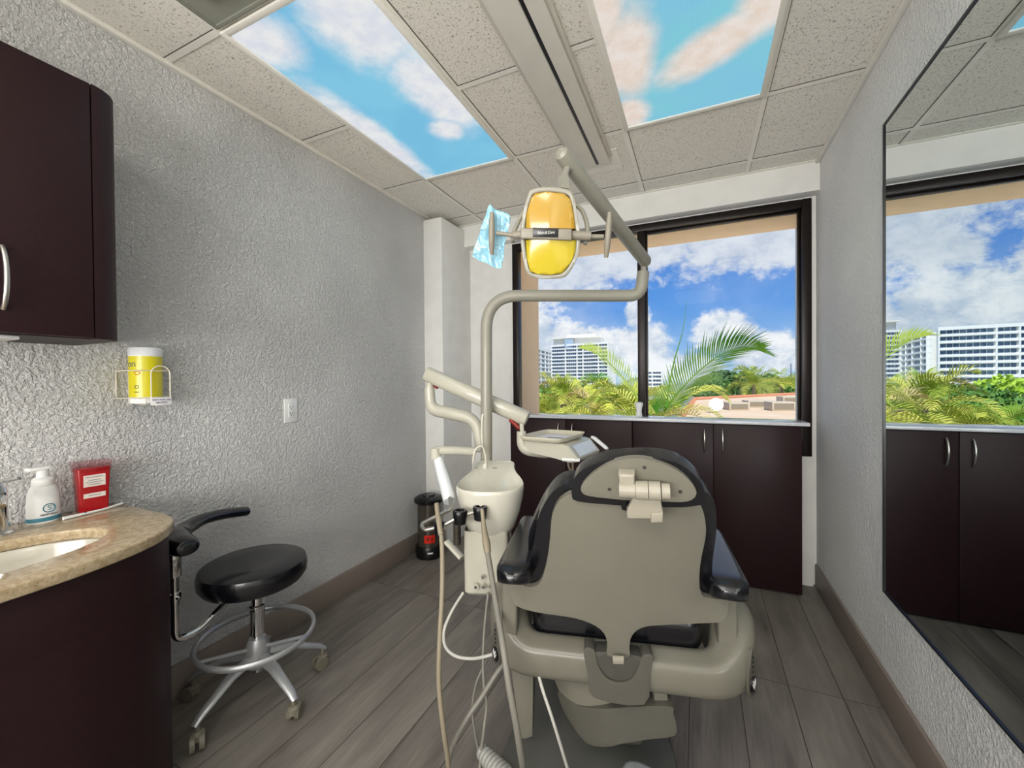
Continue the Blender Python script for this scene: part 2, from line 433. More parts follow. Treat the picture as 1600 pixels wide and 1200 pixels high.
def text(name, s, size, m, parent, mx, extr=.0004, width=None, shear=0.0):
    """lettering, centred on mx (x right, y up, z out)"""
    cu = bpy.data.curves.new('t', 'FONT'); cu.body = s; cu.size = size; cu.align_x = 'CENTER'; cu.align_y = 'CENTER'; cu.extrude = extr; cu.shear = shear
    to = bpy.data.objects.new('t', cu); C.objects.link(to)
    dg = bpy.context.evaluated_depsgraph_get(); dg.update()
    me = bpy.data.meshes.new_from_object(to.evaluated_get(dg))
    bm = bmesh.new(); bm.from_mesh(me); bpy.data.objects.remove(to)
    if width:
        xs = [v.co.x for v in bm.verts]
        if xs: 
            k = width/(max(xs)-min(xs))
            for v in bm.verts: v.co.x *= k
    bm.transform(mx); return obj(name, bm, m, parent)
def frame_mx(p, X, Y):
    X = Vector(X).normalized(); Z = X.cross(Vector(Y)).normalized(); Y = Z.cross(X)
    m = Matrix.Identity(4)
    for i in range(3): m[i][0], m[i][1], m[i][2] = X[i], Y[i], Z[i]
    m.translation = Vector(p); return m

# ================================================================= THE ROOM
WL, WR, H, YW = -1.90, .648, 2.516, 3.02
struct('floor', box(WL-.1, WR+.1, -2.3, 3.1, -.1, 0), FLOOR)
struct('wall_left', box(WL-.15, WL, -2.3, 3.6, 0, H+.3), WALL)
struct('wall_right', box(WR, WR+.15, -2.3, 3.6, 0, H+.3), WALL2)
struct('wall_front', box(WL-.15, WR+.15, -2.45, -2.3, -.1, H+.3), PLAIN)
WX0, WX1, WZ0, WZ1 = -1.345, .625, .78, 2.335
struct('wall_back', join(box(WL, WX0, YW, 3.09, 0, H+.3), box(WX1, WR, YW, 3.09, 0, H+.3),
       box(WX0, WX1, YW-.03, 3.09, 0, WZ0), box(WX0, WX1, YW, 3.09, WZ1, H+.3)), PLAIN)
PEACH = mat('peach_exterior_stucco', '#fbdcb2', .85, bump=(80, .001))
struct('wall_outside', join(box(WL-1.2, WX0, 3.09, 3.60, -3, H+1.2), box(WX1+.045, WR+1.2, 3.09, 3.60, -3, H+1.2),
       box(WX0, WX1+.045, 3.09, 3.60, -3, WZ0-.05), box(WX0, WX1+.045, 3.09, 3.58, WZ1, H+1.2)), PEACH)
struct('trim_1', box(WL, WR, 2.93, YW, 2.345, H), PLAIN)                      # bulkhead over the window
struct('trim_2', join(box(WL, -1.735, 2.60, YW, 0, 2.475, .004)), PLAIN)   # boxed pipe column
# ceiling: tiles, T bars
struct('ceiling', box(WL-.15, WR+.15, -2.45, 3.6, H, H+.1), TILE)
bars = []
GX = [-1.553, -.943, -.333, .277]; GY = [-1.508+.61*i for i in range(8)]
for x in GX: bars.append(box(x-.012, x+.012, -2.3, 2.93, H-.004, H-.0005))
for y in GY: bars.append(box(WL, WR, y-.012, y+.012, H-.0036, H-.0005))
struct('trim_3', join(*bars), GRID)
DARKL = mat('grid_painted_shadow', '#57514a', .9)  # dark strips stand in for the shadow line beside each T bar
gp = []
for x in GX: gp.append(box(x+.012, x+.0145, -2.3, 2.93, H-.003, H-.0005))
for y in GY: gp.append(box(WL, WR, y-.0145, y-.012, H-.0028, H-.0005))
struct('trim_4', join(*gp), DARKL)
struct('trim_5', join(box(WL, WL+.022, -2.3, YW, H-.018, H-.0008, .002), box(WR-.022, WR, -2.3, 2.93, H-.018, H-.0008, .002), box(WL, WR, 2.91, 2.93, H-.006, H-.0008)), GRID)
# baseboards
def bboard(name, x0, x1, y0, y1): struct(name, box(x0, x1, y0, y1, 0, .14, .004, 2), BASEB)
bboard('baseboard_left', WL, WL+.014, .76, 2.60)
bboard('baseboard_right', WR-.014, WR, -2.3, 2.99)
bboard('baseboard_back', -1.735, -1.30, YW-.014, YW)
struct('baseboard_column', box(WL, -1.735+.012, 2.588, 2.60, 0, .14, .003), BASEB)

# window
win = bpy.data.objects.new('window_1', None); C.objects.link(win); win['kind'] = 'structure'; WM['window_1'] = Matrix.Identity(4)
fy0, fy1 = 3.005, 3.075
def rect_frame(x0, x1, z0, z1, w, y0, y1, bev=.004):
    return join(box(x0, x0+w, y0, y1, z0, z1, bev), box(x1-w, x1, y0, y1, z0, z1, bev), box(x0+w, x1-w, y0, y1, z1-w, z1, bev), box(x0+w, x1-w, y0, y1, z0, z0+w, bev))
obj('window_frame', rect_frame(WX0, WX1, WZ0, WZ1, .05, fy0, fy1), BRONZE, win)
obj('window_mullion', box(-.385, -.335, 3.0, 3.07, WZ0+.05, WZ1-.05, .004), BRONZE, win)
obj('sash_frame', rect_frame(-.337, WX1-.05, WZ0+.05, WZ1-.05, .016, 3.045, 3.07, .002), BRONZE, win)
GLASS = mat_glass('window_glass', (.97, .98, .98), .012)
obj('window_pane', box(WX0+.05, -.385, 3.034, 3.038, WZ0+.05, WZ1-.05), GLASS, win)
obj('window_pane', box(-.335, WX1-.06, 3.054, 3.058, WZ0+.05, WZ1-.05), GLASS, win)

# wall mirror
MIR = bpy.data.materials.new('silver_mirror'); MIR.use_nodes = True
tm = NT(MIR.node_tree); bb = tm.n['Principled BSDF']; bb.inputs['Metallic'].default_value = 1; bb.inputs['Roughness'].default_value = .0
tcm = tm.a('ShaderNodeTexCoord'); tm.ln(tm.mix(tm.noise(tcm.outputs['Object'], 3, 3), lin('#dfe8ea'), lin('#e6edee')), bb.inputs['Base Color'])
mr = thing('wall_mirror', 'large frameless wall mirror reflecting the window, on the right wall', 'mirror', (WR, 1.3, .445))
MY0, MY1, MZ0, MZ1 = .35, 2.0, .447, 2.2
obj('mirror_glass', box(WR-.006, WR-.0005, MY0, MY1, MZ0, MZ1), MIR, mr)
obj('edge_strip', join(box(WR-.010, WR-.0002, MY1, MY1+.007, MZ0-.007, MZ1+.007), box(WR-.010, WR-.0002, MY0-.007, MY0, MZ0-.007, MZ1+.007),
    box(WR-.010, WR-.0002, MY0, MY1, MZ1, MZ1+.007), box(WR-.010, WR-.0002, MY0, MY1, MZ0-.007, MZ0)), BLACKP, mr)

# ---- ceiling sky panels
def sky_panel(label, x0, x1, y0, y1, m):
    t = thing('ceiling_light', label, 'ceiling light', ((x0+x1)/2, (y0+y1)/2, H), 0, None)
    fr = join(box(x0, x0+.022, y0, y1, H-.016, H-.001, .002), box(x1-.022, x1, y0, y1, H-.016, H-.001, .002),
              box(x0+.022, x1-.022, y0, y0+.022, H-.016, H-.001, .002), box(x0+.022, x1-.022, y1-.022, y1, H-.016, H-.001, .002))
    obj('panel_frame', fr, GRID, t)
    obj('diffuser', box(x0+.022, x1-.022, y0+.022, y1-.022, H-.009, H-.002), m, t)
PA = mat_skypanel('printed_sky_film_blue', [(-.26, .15, .10, .50, .0), (.22, -.02, .15, .34, .05), (.19, -.42, .22, .24, 0), (-.2, -.52, .16, .16, 0), (.12, .22, .10, .10, 0)],
                  '#7cc2e6', ('#e6e6ee', '#f6f4f2'), '#86cdea', .92)
PB = mat_skypanel('printed_sky_film_teal', [(-.22, .14, .12, .30, .1), (-.27, -.15, .10, .25, 0), (.09, .21, .28, .12, -.51), (.25, .08, .12, .14, 0), (-.26, .48, .10, .14, 0), (.1, -.45, .2, .2, 0)],
                  '#86d0e0', ('#f0d9c8', '#f6e8de'), '#86c8e6', .92)
sky_panel('backlit sky-print ceiling panel with blue sky and white clouds, nearer the left wall', -1.553, -.943, .932, 2.140, PA)
sky_panel('backlit sky-print ceiling panel with teal sky and peach clouds, nearer the mirror', -.333, .277, .932, 2.140, PB)
PLAINL = mat_emit('fill_panel_diffuser', '#fffaf4', FILL)  # for unseen panels added behind the camera to brighten walls and ceiling
sky_panel('added plain white fill-light ceiling panel, unseen behind the camera, left row', -1.553, -.943, -1.508, -.30, PLAINL)
sky_panel('added plain white fill-light ceiling panel, unseen behind the camera, right row', -.333, .277, -1.508, -.30, PLAINL)
# open vent tray at the top left
vt = thing('ceiling_vent', 'recessed grey ceiling vent with pale rounded diffuser beside the blue sky panel', 'vent', (-1.25, .6, H))
VG = mat('grey_green_tray', '#8f9184', .5)
obj('tray', join(box(-1.53, -.965, .33, .905, H-.010, H-.002), box(-1.545, -1.53, .31, .92, H-.014, H-.001, .002), box(-.965, -.95, .31, .92, H-.014, H-.001, .002), box(-1.53, -.965, .905, .92, H-.014, H-.001, .002), box(-1.53, -.965, .31, .325, H-.014, H-.001, .002)), VG, vt)
obj('diffuser_cover', box(-1.44, -1.05, .42, .81, H-.045, H-.009, .018, 4), mat('vent_cover', '#b9bbb0', .45), vt)
# ceiling track
tk = thing('ceiling_track', 'white double-rail track with dark slot on the ceiling between the sky panels', 'ceiling track', (-.54, 1.5, H))
def rail(x0, x1, h): return box(x0, x1, -.6, 2.385, H-h, H-.001, .003)
obj('rail', rail(-.635, -.528, .030), mat('track_white', '#e6e3d9', .4), tk)
obj('rail', rail(-.512, -.452, .030), mat('track_white', '#e6e3d9', .4), tk)
obj('slot_channel', box(-.53, -.51, -.6, 2.388, H-.022, H-.003), BLACKP, tk)
obj('side_flange', join(box(-.655, -.635, -.6, 2.35, H-.012, H-.001, .002), box(-.452, -.435, -.6, 2.35, H-.016, H-.001, .002)), mat('track_flange', '#d8d4c9', .45), tk)
obj('mounting_plate', box(-.66, -.40, 2.30, 2.52, H-.0045, H-.0005), GRID, tk)

# ================================================================= WINDOW CABINETS
def bar_handle(x, y, z0, z1, out, parent, axis='y'):
    pts = []
    for i in range(13):
        t = i/12; o = math.sin(PI*t)**.6*.026 if 0 < t < 1 else 0
        z = z0+(z1-z0)*t
        pts.append((x, y-o-.001, z) if axis == 'y' else (x+o+.001, y, z))
    return obj('handle', tube(pts, .0055, 10, flat=1.0), STEEL, parent)
def window_cabinet(label, x0, x1, xm):
    t = thing('base_cabinet', label, 'cabinet', ((x0+x1)/2, 2.9, 0), 0, None)
    obj('body', join(box(x0+.001, x1-.001, 2.842, 2.985, .09, .980), box(x0+.001, x1-.001, 2.875, 2.985, 0, .09)), ESPRESSO, t)
    for a, b, hx in ((x0+.003, xm-.0015, xm-.05), (xm+.0015, x1-.003, xm+.05)):
        d = obj('door', box(a, b, 2.82, 2.841, .012, .975, .002), ESPRESSO, t)
        bar_handle(hx, 2.82, .80, .945, 1, d)
window_cabinet('dark espresso two-door cabinet under the left half of the window', -1.29, -.399, -.857)
window_cabinet('dark espresso two-door cabinet under the right half of the window', -.397, .542, .085)
cb = obj('countertop', box(-1.30, .572, 2.79, 3.003, .9815, 1.001, .003), QUARTZ); tag(cb, 'long white quartz countertop along the window sill', 'countertop')
sm = thing('white_bottle', 'small white waisted object standing on the window counter at the mullion', 'bottle', (-.365, 2.95, 1.001))
obj('body', lathe([(.0, 0), (.020, 0), (.022, .01), (.017, .03), (.020, .055), (.028, .08), (.027, .092), (.015, .097), (0, .098)], 24, (-.372, 2.95, 1.001)), WHITEP, sm)

# ================================================================= VANITY
CZ = .835
def k(x, y): # counter-plane point
    p = at(x, y, 2, CZ); return (p.x, p.y)
yend = .757
front = [(-1.325, -.9), (-1.312, -.2), (-1.308, .2), (-1.316, .40), (-1.330, .50), (-1.362, .60), (-1.41, .675), (-1.49, .735), (-1.58, yend-.001)]
fr = [(p.x, p.y) for p in cr([(a, b, 0) for a, b in front], 5)]
outer = fr+[(WL+.001, yend), (WL+.001, -.9)]
def ell(cx, cy, rx, ry, n=40): return [(cx+rx*math.cos(2*PI*i/n), cy+ry*math.sin(2*PI*i/n)) for i in range(n)]
SK = (-1.575, .345, .152, .256)
hole = ell(*SK)
def slab_with_hole(outer, hole, z0, z1, bev):
    bm = bmesh.new()
    A = [bm.verts.new((x, y, z1)) for x, y in outer]; B = [bm.verts.new((x, y, z1)) for x, y in hole]
    ed = [bm.edges.new((A[i], A[(i+1) % len(A)])) for i in range(len(A))]+[bm.edges.new((B[i], B[(i+1) % len(B)])) for i in range(len(B))]
    bmesh.ops.triangle_fill(bm, use_beauty=True, use_dissolve=False, edges=ed)
    hb = [f for f in bm.faces if all(v in set(B) for v in f.verts)]
    if hb: bmesh.ops.delete(bm, geom=hb, context='FACES')
    r = bmesh.ops.extrude_face_region(bm, geom=bm.faces[:])
    for v in r['geom']:
        if isinstance(v, bmesh.types.BMVert): v.co.z = z0
    bmesh.ops.recalc_face_normals(bm, faces=bm.faces[:])
    rim = [e for e in bm.edges if len(e.link_faces) == 2 and e.calc_face_angle(0) > 1.2 and abs(e.verts[0].co.z-e.verts[1].co.z) < 1e-5]
    bmesh.ops.bevel(bm, geom=rim, offset=bev, segments=3, profile=.5, affect='EDGES')
    return bm
ct = obj('vanity_countertop', slab_with_hole(outer, hole, CZ-.03, CZ, .005), GRANITE); tag(ct, 'beige speckled granite vanity countertop with rounded end, along the left wall', 'countertop')
def inset(pts, d): # towards the wall
    return [(x-d, min(y, yend-.02)) for x, y in pts]
body = inset(fr, .028)+[(-1.60, yend-.02), (WL+.001, yend-.02), (WL+.001, -.9)]
vn = thing('vanity_cabinet', 'dark espresso vanity cabinet with curved front under the granite top', 'cabinet', (-1.6, .2, 0))
obj('body', join(prism(body, .0, CZ-.19), slab_with_hole(body, ell(SK[0], SK[1], .162, .270), CZ-.19, CZ-.031, .0005)), ESPRESSO, vn)
sk = thing('sink_basin', 'white oval undermount sink set in the granite countertop', 'sink', (SK[0], SK[1], CZ-.18))
prof = [(1.02, CZ-.031), (1.0, CZ-.034), (.97, CZ-.06), (.90, CZ-.11), (.72, CZ-.15), (.4, CZ-.165), (.08, CZ-.17)]
bm = lathe([(r*.152, z) for r, z in prof], 40, (SK[0], SK[1], 0), 1.0, .259/.152, cap=False)
obj('basin', bm, mat('grey_white_basin', '#bdb8aa', .2, coat=.3), sk)
obj('drain', lathe([(0, CZ-.1705), (.02, CZ-.1705), (.022, CZ-.168), (.010, CZ-.166), (0, CZ-.166)], 24, (SK[0], SK[1], 0)), CHROME, sk)
# faucet
fc = thing('sink_faucet', 'chrome single-lever faucet behind the oval sink', 'faucet', (-1.80, .42, CZ))
fx, fyy = -1.790, .462
obj('body', lathe([(.026, 0), (.026, .006), (.018, .010), (.0165, .12), (.018, .12), (.015, .135), (0, .138)], 24, (fx, fyy, CZ)), CHROME, fc)
obj('spout', tube([(fx, fyy, CZ+.105), (fx+.06, fyy-.015, CZ+.110), (fx+.12, fyy-.03, CZ+.103)], [.015, .013, .011], 14, flat=.7), CHROME, fc)
obj('lever', tube([(fx, fyy, CZ+.135), (fx, fyy, CZ+.150), (fx+.035, fyy+.015, CZ+.156), (fx+.060, fyy+.022, CZ+.160)], [.009, .008, .007, .006], 10, flat=.6), CHROME, fc)

# soap bottle
sp = (-1.838, .562)
sb = thing('soap_bottle', 'white foaming soap bottle with teal base band, left of the red box', 'soap bottle', (sp[0], sp[1], CZ))
SX, SY = .62, .74
obj('bottle_body', lathe([(0, 0), (.046, 0), (.050, .004), (.0495, .018), (.049, .055), (.046, .088), (.038, .108), (.032, .114), (0, .116)], 36, (sp[0], sp[1], CZ), SX, SY), WHITEP, sb)
obj('base_band', lathe([(.0503, .006), (.0506, .008), (.0506, .016), (.0500, .018)], 36, (sp[0], sp[1], CZ), SX, SY, cap=False), mat('teal_print', '#3f7f92', .4), sb)
obj('pump_collar', lathe([(.024, .112), (.025, .115), (.025, .130), (.020, .136), (.014, .138), (.0135, .158), (.0145, .160), (.0145, .166), (0, .168)], 28, (sp[0], sp[1], CZ)), WHITEP, sb)
obj('pump_spout', join(box(sp[0]-.013, sp[0]+.016, sp[1]-.036, sp[1]+.015, CZ+.160, CZ+.170, .004, 3)), WHITEP, sb)
nrm = Vector((.90, -.43, 0)).normalized(); tx = Vector((0, 0, 1)).cross(nrm)*1
def lab(c, n, up=(0, 0, 1)): 
    n = Vector(n).normalized(); X = Vector(up).cross(n); return frame_mx(c, X, up)
pS = Vector((sp[0]+.0312, sp[1]+.003, CZ+.045))
TEAL = mat('teal_ink', '#2e7286', .5); BLKI = mat('black_ink', '#22262c', .5)
mxS = lab(pS, (1, -.05, 0))
ringb = tube([mxS @ Vector((.0125*math.cos(a), .0125*math.sin(a), -.0005)) for a in [2*PI*i/28 for i in range(28)]], .0014, 6, closed=True)
obj('logo_ring', ringb, TEAL, sb)
text('logo_letter', 'S', .020, TEAL, sb, mxS)
text('lettering', 'HAND SOAP', .0085, BLKI, sb, lab(Vector((sp[0]+.0316, sp[1]+.002, CZ+.026)), (1, -.05, 0)), width=.038)
obj('small_print', box(-.008, .008, -.0012, .0012, 0, .0006), BLKI, sb, world=True) if False else None

# sharps container
s0 = Vector((-1.850, .678, CZ)); 
sh = thing('sharps_container', 'red sharps disposal box with clear lid and two white labels on the counter', 'sharps container', s0, math.radians(-6))
REDT = mat('translucent_red_plastic', '#a8121b', .25, coat=.3)
def taper_box(w0, w1, d0, d1, z0, z1, bev):
    bm = box(-1, 1, -1, 1, 0, 1)
    for v in bm.verts:
        t_ = v.co.z; v.co = Vector((v.co.x*(d0+(d1-d0)*t_)/2, v.co.y*(w0+(w1-w0)*t_)/2, z0+(z1-z0)*t_))
    bmesh.ops.bevel(bm, geom=bm.edges[:], offset=bev, segments=3, profile=.5, affect='EDGES'); return bm
obj('box_body', taper_box(.070, .080, .050, .058, 0, .145, .005), REDT, sh, world=False)
CLEAR = mat_glass('clear_pink_lid', (.95, .80, .82), .2, .05)
obj('clear_lid', taper_box(.084, .087, .062, .064, .132, .165, .003), CLEAR, sh, world=False)
LABEL = mat('paper_label', '#e6ddd6', .6); INK = mat('grey_ink', '#8d8a86', .6)
def shlab(z0, z1, w):
    bm = box(.0, .0008, -w/2, w/2, z0, z1)
    bm.transform(Matrix.Translation((.0256+(z0+z1)/2*.0276, 0, 0)) @ Matrix.Translation((0, 0, (z0+z1)/2)) @ Matrix.Rotation(math.radians(1.7), 4, 'Y') @ Matrix.Translation((0, 0, -(z0+z1)/2))); return bm
for z0, z1 in ((.084, .122), (.047, .062)):
    l_ = obj('label', shlab(z0, z1, .053), LABEL, sh, world=False)
    zs = [z0+.007, z0+.014, z0+.021, z1-.007] if z1-z0 > .03 else [z0+.008]
    bms = []
    for i, z in enumerate(zs):
        b_ = shlab(z-.0012, z+.0012, .042 if i % 2 else .030); b_.transform(Matrix.Translation((.0005, 0, 0))); bms.append(b_)
    obj('printed_lines', join(*bms), INK, l_, world=False)
pen = thing('white_stylus', 'thin white plastic stick lying along the back edge of the granite top', 'stick', (-1.80, .68, CZ))
obj('stick', tube([(-1.795, .590, CZ+.0055), (-1.797, .625, CZ+.0055), (-1.807, .69, CZ+.004), (-1.835, .752, CZ+.004)], [.0055, .0045, .0035, .0038], 10), WHITEP, pen)
obj('black_clip', box(-1.806, -1.797, .640, .646, CZ+.0005, CZ+.010, .001), BLACKP, pen)

# upper cabinet
UZ0, UZ1 = 1.386, 2.110
up = thing('wall_cabinet', 'dark espresso wall-hung cabinet with rounded end, at upper left', 'cabinet', (-1.9, .1, UZ0))
rr = .072
curve = [(-1.57-rr+rr*math.cos(a), .590+rr*math.sin(a)) for a in [PI/2*i/10 for i in range(11)]]
obj('curved_end', prism([(WL+.001, .590)]+[(-1.57, .590)]+curve[1:]+[(WL+.001, .590+rr)], UZ0, UZ1), ESPRESSO, up)
obj('body', join(box(WL+.001, -1.592, -.9, .588, UZ0+.018, UZ1), box(WL+.001, -1.60, -.9, .588, UZ0, UZ0+.018)), ESPRESSO, up)
for y0, y1, hy in ((-.23, .1945, None), (.1975, .587, .418), (-.9, -.2335, None)):
    d = obj('door', box(-1.590, -1.570, y0, y1, UZ0+.002, UZ1-.001, .0015), ESPRESSO, up)
    if hy: bar_handle(-1.57, hy, 1.445, 1.60, 1, d, 'x')
obj('under_cabinet_light', box(-1.72, -1.62, -.2, .46, UZ0-.012, UZ0-.0005, .004), WHITEP, up)

# wipes canister + wire rack
cc = (-1.835, .825)
cn = thing('wipes_canister', 'yellow and white wipes canister in the wire wall rack', 'canister', (cc[0], cc[1], 1.195))
YEL = mat('yellow_label', '#d8cc10', .35, coat=.2)
obj('canister_body', lathe([(0, 0), (.046, 0), (.047, .003), (.047, .178), (.045, .18), (0, .18)], 40, (cc[0], cc[1], 1.186)), WHITEP, cn)
obj('label_wrap', lathe([(.0474, .022), (.0474, .168)], 40, (cc[0], cc[1], 1.186), cap=False), YEL, cn)
obj('lid', lathe([(.046, .170), (.0485, .172), (.0485, .192), (.045, .200), (.030, .204), (0, .205)], 40, (cc[0], cc[1], 1.186)), mat('pale_lid', '#e2e4e6', .35), cn)
def cyl_text(name, s, size, m, ang0, z, parent, R=.0478, c=cc, width=None):
    o = text(name, s, size, m, parent, Matrix.Identity(4), .0003)
    Wp = WM[parent.name]
    xs = [v.co.x+Wp.translation.x for v in o.data.vertices]; kx = (width/(max(xs)-min(xs))) if width else 1
    for v in o.data.vertices:
        p = v.co+Wp.translation; a = ang0+p.x*kx/R
        q = Vector((c[0]+(R+p.z)*math.cos(a), c[1]+(R+p.z)*math.sin(a), z+p.y)); v.co = q-Wp.translation
    return o
a_cam = math.atan2(-cc[1], -cc[0])
cyl_text('brand_lettering', 'on', .034, mat('slate_ink', '#5a6670', .5), a_cam-.95, 1.186+.140, cn)
cyl_text('orange_mark', 'o', .030, mat('orange_ink', '#c88a1e', .5), a_cam-.52, 1.186+.110, cn, width=.020)
cyl_text('round_symbol', 'O', .018, BLKI, a_cam-.55, 1.186+.058, cn)
cyl_text('caution_print', 'EEEE', .006, BLKI, a_cam-.55, 1.186+.040, cn, width=.016)
WIRE = mat('white_wire', '#e4dccb', .4)
rk = thing('wire_rack', 'white wire rack holding the yellow wipes canister on the left wall', 'rack', (WL, .825, 1.186))
def wire(pts, r=.0018): return tube(pts, r, 8)
def hoop(z): return cr([(WL+.004, .765, z), (-1.80, .765, z), (-1.783, .80, z), (-1.783, .85, z), (-1.80, .885, z), (WL+.004, .885, z)], 5)
obj('wire_frame', join(wire(hoop(1.302)), wire(hoop(1.205)), wire([(WL+.004, .765, 1.302), (WL+.004, .765, 1.205)]), wire([(WL+.004, .885, 1.302), (WL+.004, .885, 1.205)]),
    wire([(WL+.004, .80, 1.302), (WL+.004, .80, 1.186), (-1.783, .80, 1.183), (-1.781, .80, 1.205)]), wire([(WL+.004, .85, 1.302), (WL+.004, .85, 1.186), (-1.783, .85, 1.183), (-1.781, .85, 1.205)])), WIRE, rk)
arch = [(-1.779, .815, 1.19), (-1.779, .815, 1.29)]+[(-1.779, .844-.029*math.cos(a), 1.29+.030*math.sin(a)) for a in [PI*i/10 for i in range(1, 10)]]+[(-1.779, .873, 1.29), (-1.779, .873, 1.19)]
obj('front_arch', wire(arch, .0022), WIRE, rk)
obj('tag_plate', box(-1.7785, -1.776, .812, .876, 1.178, 1.205, .0008), WHITEP, rk)
PUR = mat('purple_ink', '#4b2a78', .5)
text('tag_lettering', 'NOT FOR USE', .0085, PUR, rk, lab((-1.7755, .844, 1.197), (1, 0, 0)), width=.056)
text('tag_lettering', 'ON SKIN', .0085, PUR, rk, lab((-1.7755, .844, 1.187), (1, 0, 0)), width=.034)

# outlet
ol = thing('wall_outlet', 'white duplex electrical outlet on the left wall', 'outlet', (WL, 1.457, 1.11))
obj('cover_plate', box(WL, WL+.006, 1.420, 1.494, 1.052, 1.172, .002), WHITEP, ol)
obj('receptacle', box(WL+.006, WL+.0085, 1.440, 1.474, 1.078, 1.146, .001), WHITEP, ol)
sl = []
for zc in (1.128, 1.096):
    for dy in (-.007, .007): sl.append(box(WL+.0085, WL+.0092, 1.457+dy-.0014, 1.457+dy+.0014, zc-.002, zc+.006))
    sl.append(box(WL+.0085, WL+.0092, 1.4545, 1.4595, zc-.010, zc-.006))
obj('slots', join(*sl), BLKI, ol)

# ================================================================= STOOL
SC = Vector((-1.618, 1.080, 0))
st = thing('dental_stool', 'black round operator stool with chrome arm beside the left wall', 'stool', SC)
obj('seat', lathe([(0, .455), (.150, .455), (.176, .461), (.190, .482), (.192, .515), (.186, .533), (.170, .541), (.10, .543), (0, .544)], 56, SC+Vector((-.012, 0, 0)), 1, 1), LEATHER, st)
obj('seat_plate', lathe([(0, .445), (.06, .445), (.07, .462), (0, .467)], 24, SC), CHROME, st)
obj('gas_column', lathe([(0, .10), (.018, .10), (.018, .25), (.026, .25), (.026, .34), (.029, .345), (.029, .365), (.020, .368), (.020, .445), (0, .445)], 28, SC), CHROME, st)
obj('hub', lathe([(0, .125), (.040, .125), (.048, .14), (.044, .20), (.030, .235), (0, .236)], 28, SC), ALU, st)
RZ = .245
ring = [SC+Vector((.205*math.cos(a), .205*math.sin(a), RZ)) for a in [2*PI*i/56 for i in range(56)]]
obj('foot_ring', tube(ring, .009, 10, closed=True, flat=1.3, up=(0, 0, 1)), ALU, st)
sp_ = []
for i in range(3):
    a = math.radians(20+120*i); sp_.append(tube([SC+Vector((.03*math.cos(a), .03*math.sin(a), .20)), SC+Vector((.20*math.cos(a), .20*math.sin(a), RZ))], .007, 8))
obj('ring_spokes', join(*sp_), ALU, st)
for i in range(5):
    a = math.radians(-81+72*i+ (2 if i else 0)); d = Vector((math.cos(a), math.sin(a), 0)); s_ = Vector((-d.y, d.x, 0))
    R1 = .245
    pr = [SC+d*.03+Vector((0, 0, .165)), SC+d*.12+Vector((0, 0, .150)), SC+d*(R1-.01)+Vector((0, 0, .098)), SC+d*(R1+.012)+Vector((0, 0, .080))]
    lg = obj('leg', tube(pr, [.026, .022, .016, .012], 12, flat=.62, up=(0, 0, 1)), ALU, st)
    c0 = SC+d*R1
    ca = a+.9+i*1.3; cdv = Vector((math.cos(ca), math.sin(ca), 0)); csd = Vector((-cdv.y, cdv.x, 0)); w0 = c0+cdv*.014
    wh = []
    for sg in (-1, 1): wh.append(tube([w0+csd*(sg*.006)+Vector((0, 0, .027)), w0+csd*(sg*.021)+Vector((0, 0, .027))], .027, 20))
    hood = lathe([(0, .058), (.012, .058), (.022, .050), (.022, .030), (.010, .028)], 16, c0)
    obj('caster', join(join(*wh), hood, tube([c0+Vector((0, 0, .05)), c0+Vector((0, 0, .095))], .007, 10)), RUBBER, lg)
T1 = Vector((-1.625, .800, 0))
zb = at(262, 1000, 1, .80).z
path = fillet([SC+Vector((.0, -.03, .448)), SC+Vector((-.01, -.09, .44)), T1+Vector((.01, .06, zb+.005)), T1+Vector((0, 0, zb+.01)), T1+Vector((0, 0, .60))], .05, 8)
obj('arm_tube', tube(path, .0125, 14), CHROME, st)
obj('arm_collar', join(lathe([(.0125, .515), (.018, .517), (.018, .545), (.0125, .547)], 20, T1), tube([T1+Vector((-.03, 0, .53)), T1+Vector((.03, 0, .53))], .006, 10)), CHROME, st)
p0 = T1+Vector((.015, -.03, 0))
zt = at(262, 846, 1, .79).z
arm_pts = [Vector((-1.555, .803, zt-.012)), Vector((-1.61, .805, zt-.006)), Vector((-1.675, .822, zt+.006))]
for px_, py_, X_ in ((285, 829, -1.72), (315, 812, -1.76), (350, 803, -1.785), (382, 799, -1.79)): arm_pts.append(at(px_, py_, 0, X_))
arm_pts = cr([Vector((-1.540, .802, zt-.012))]+arm_pts+[arm_pts[-1]+(arm_pts[-1]-arm_pts[-2])*.12], 6)
obj('arm_pad', tube(arm_pts, [.016, .036, .047, .048, .040, .034, .031, .030, .029, .027, .012], 18, flat=.72, up=(0, 0, 1)), LEATHER, st)
obj('pad_bracket', box(T1.x-.02, T1.x+.02, T1.y-.014, T1.y+.014, .60, zt-.02, .004), CHROME, st)

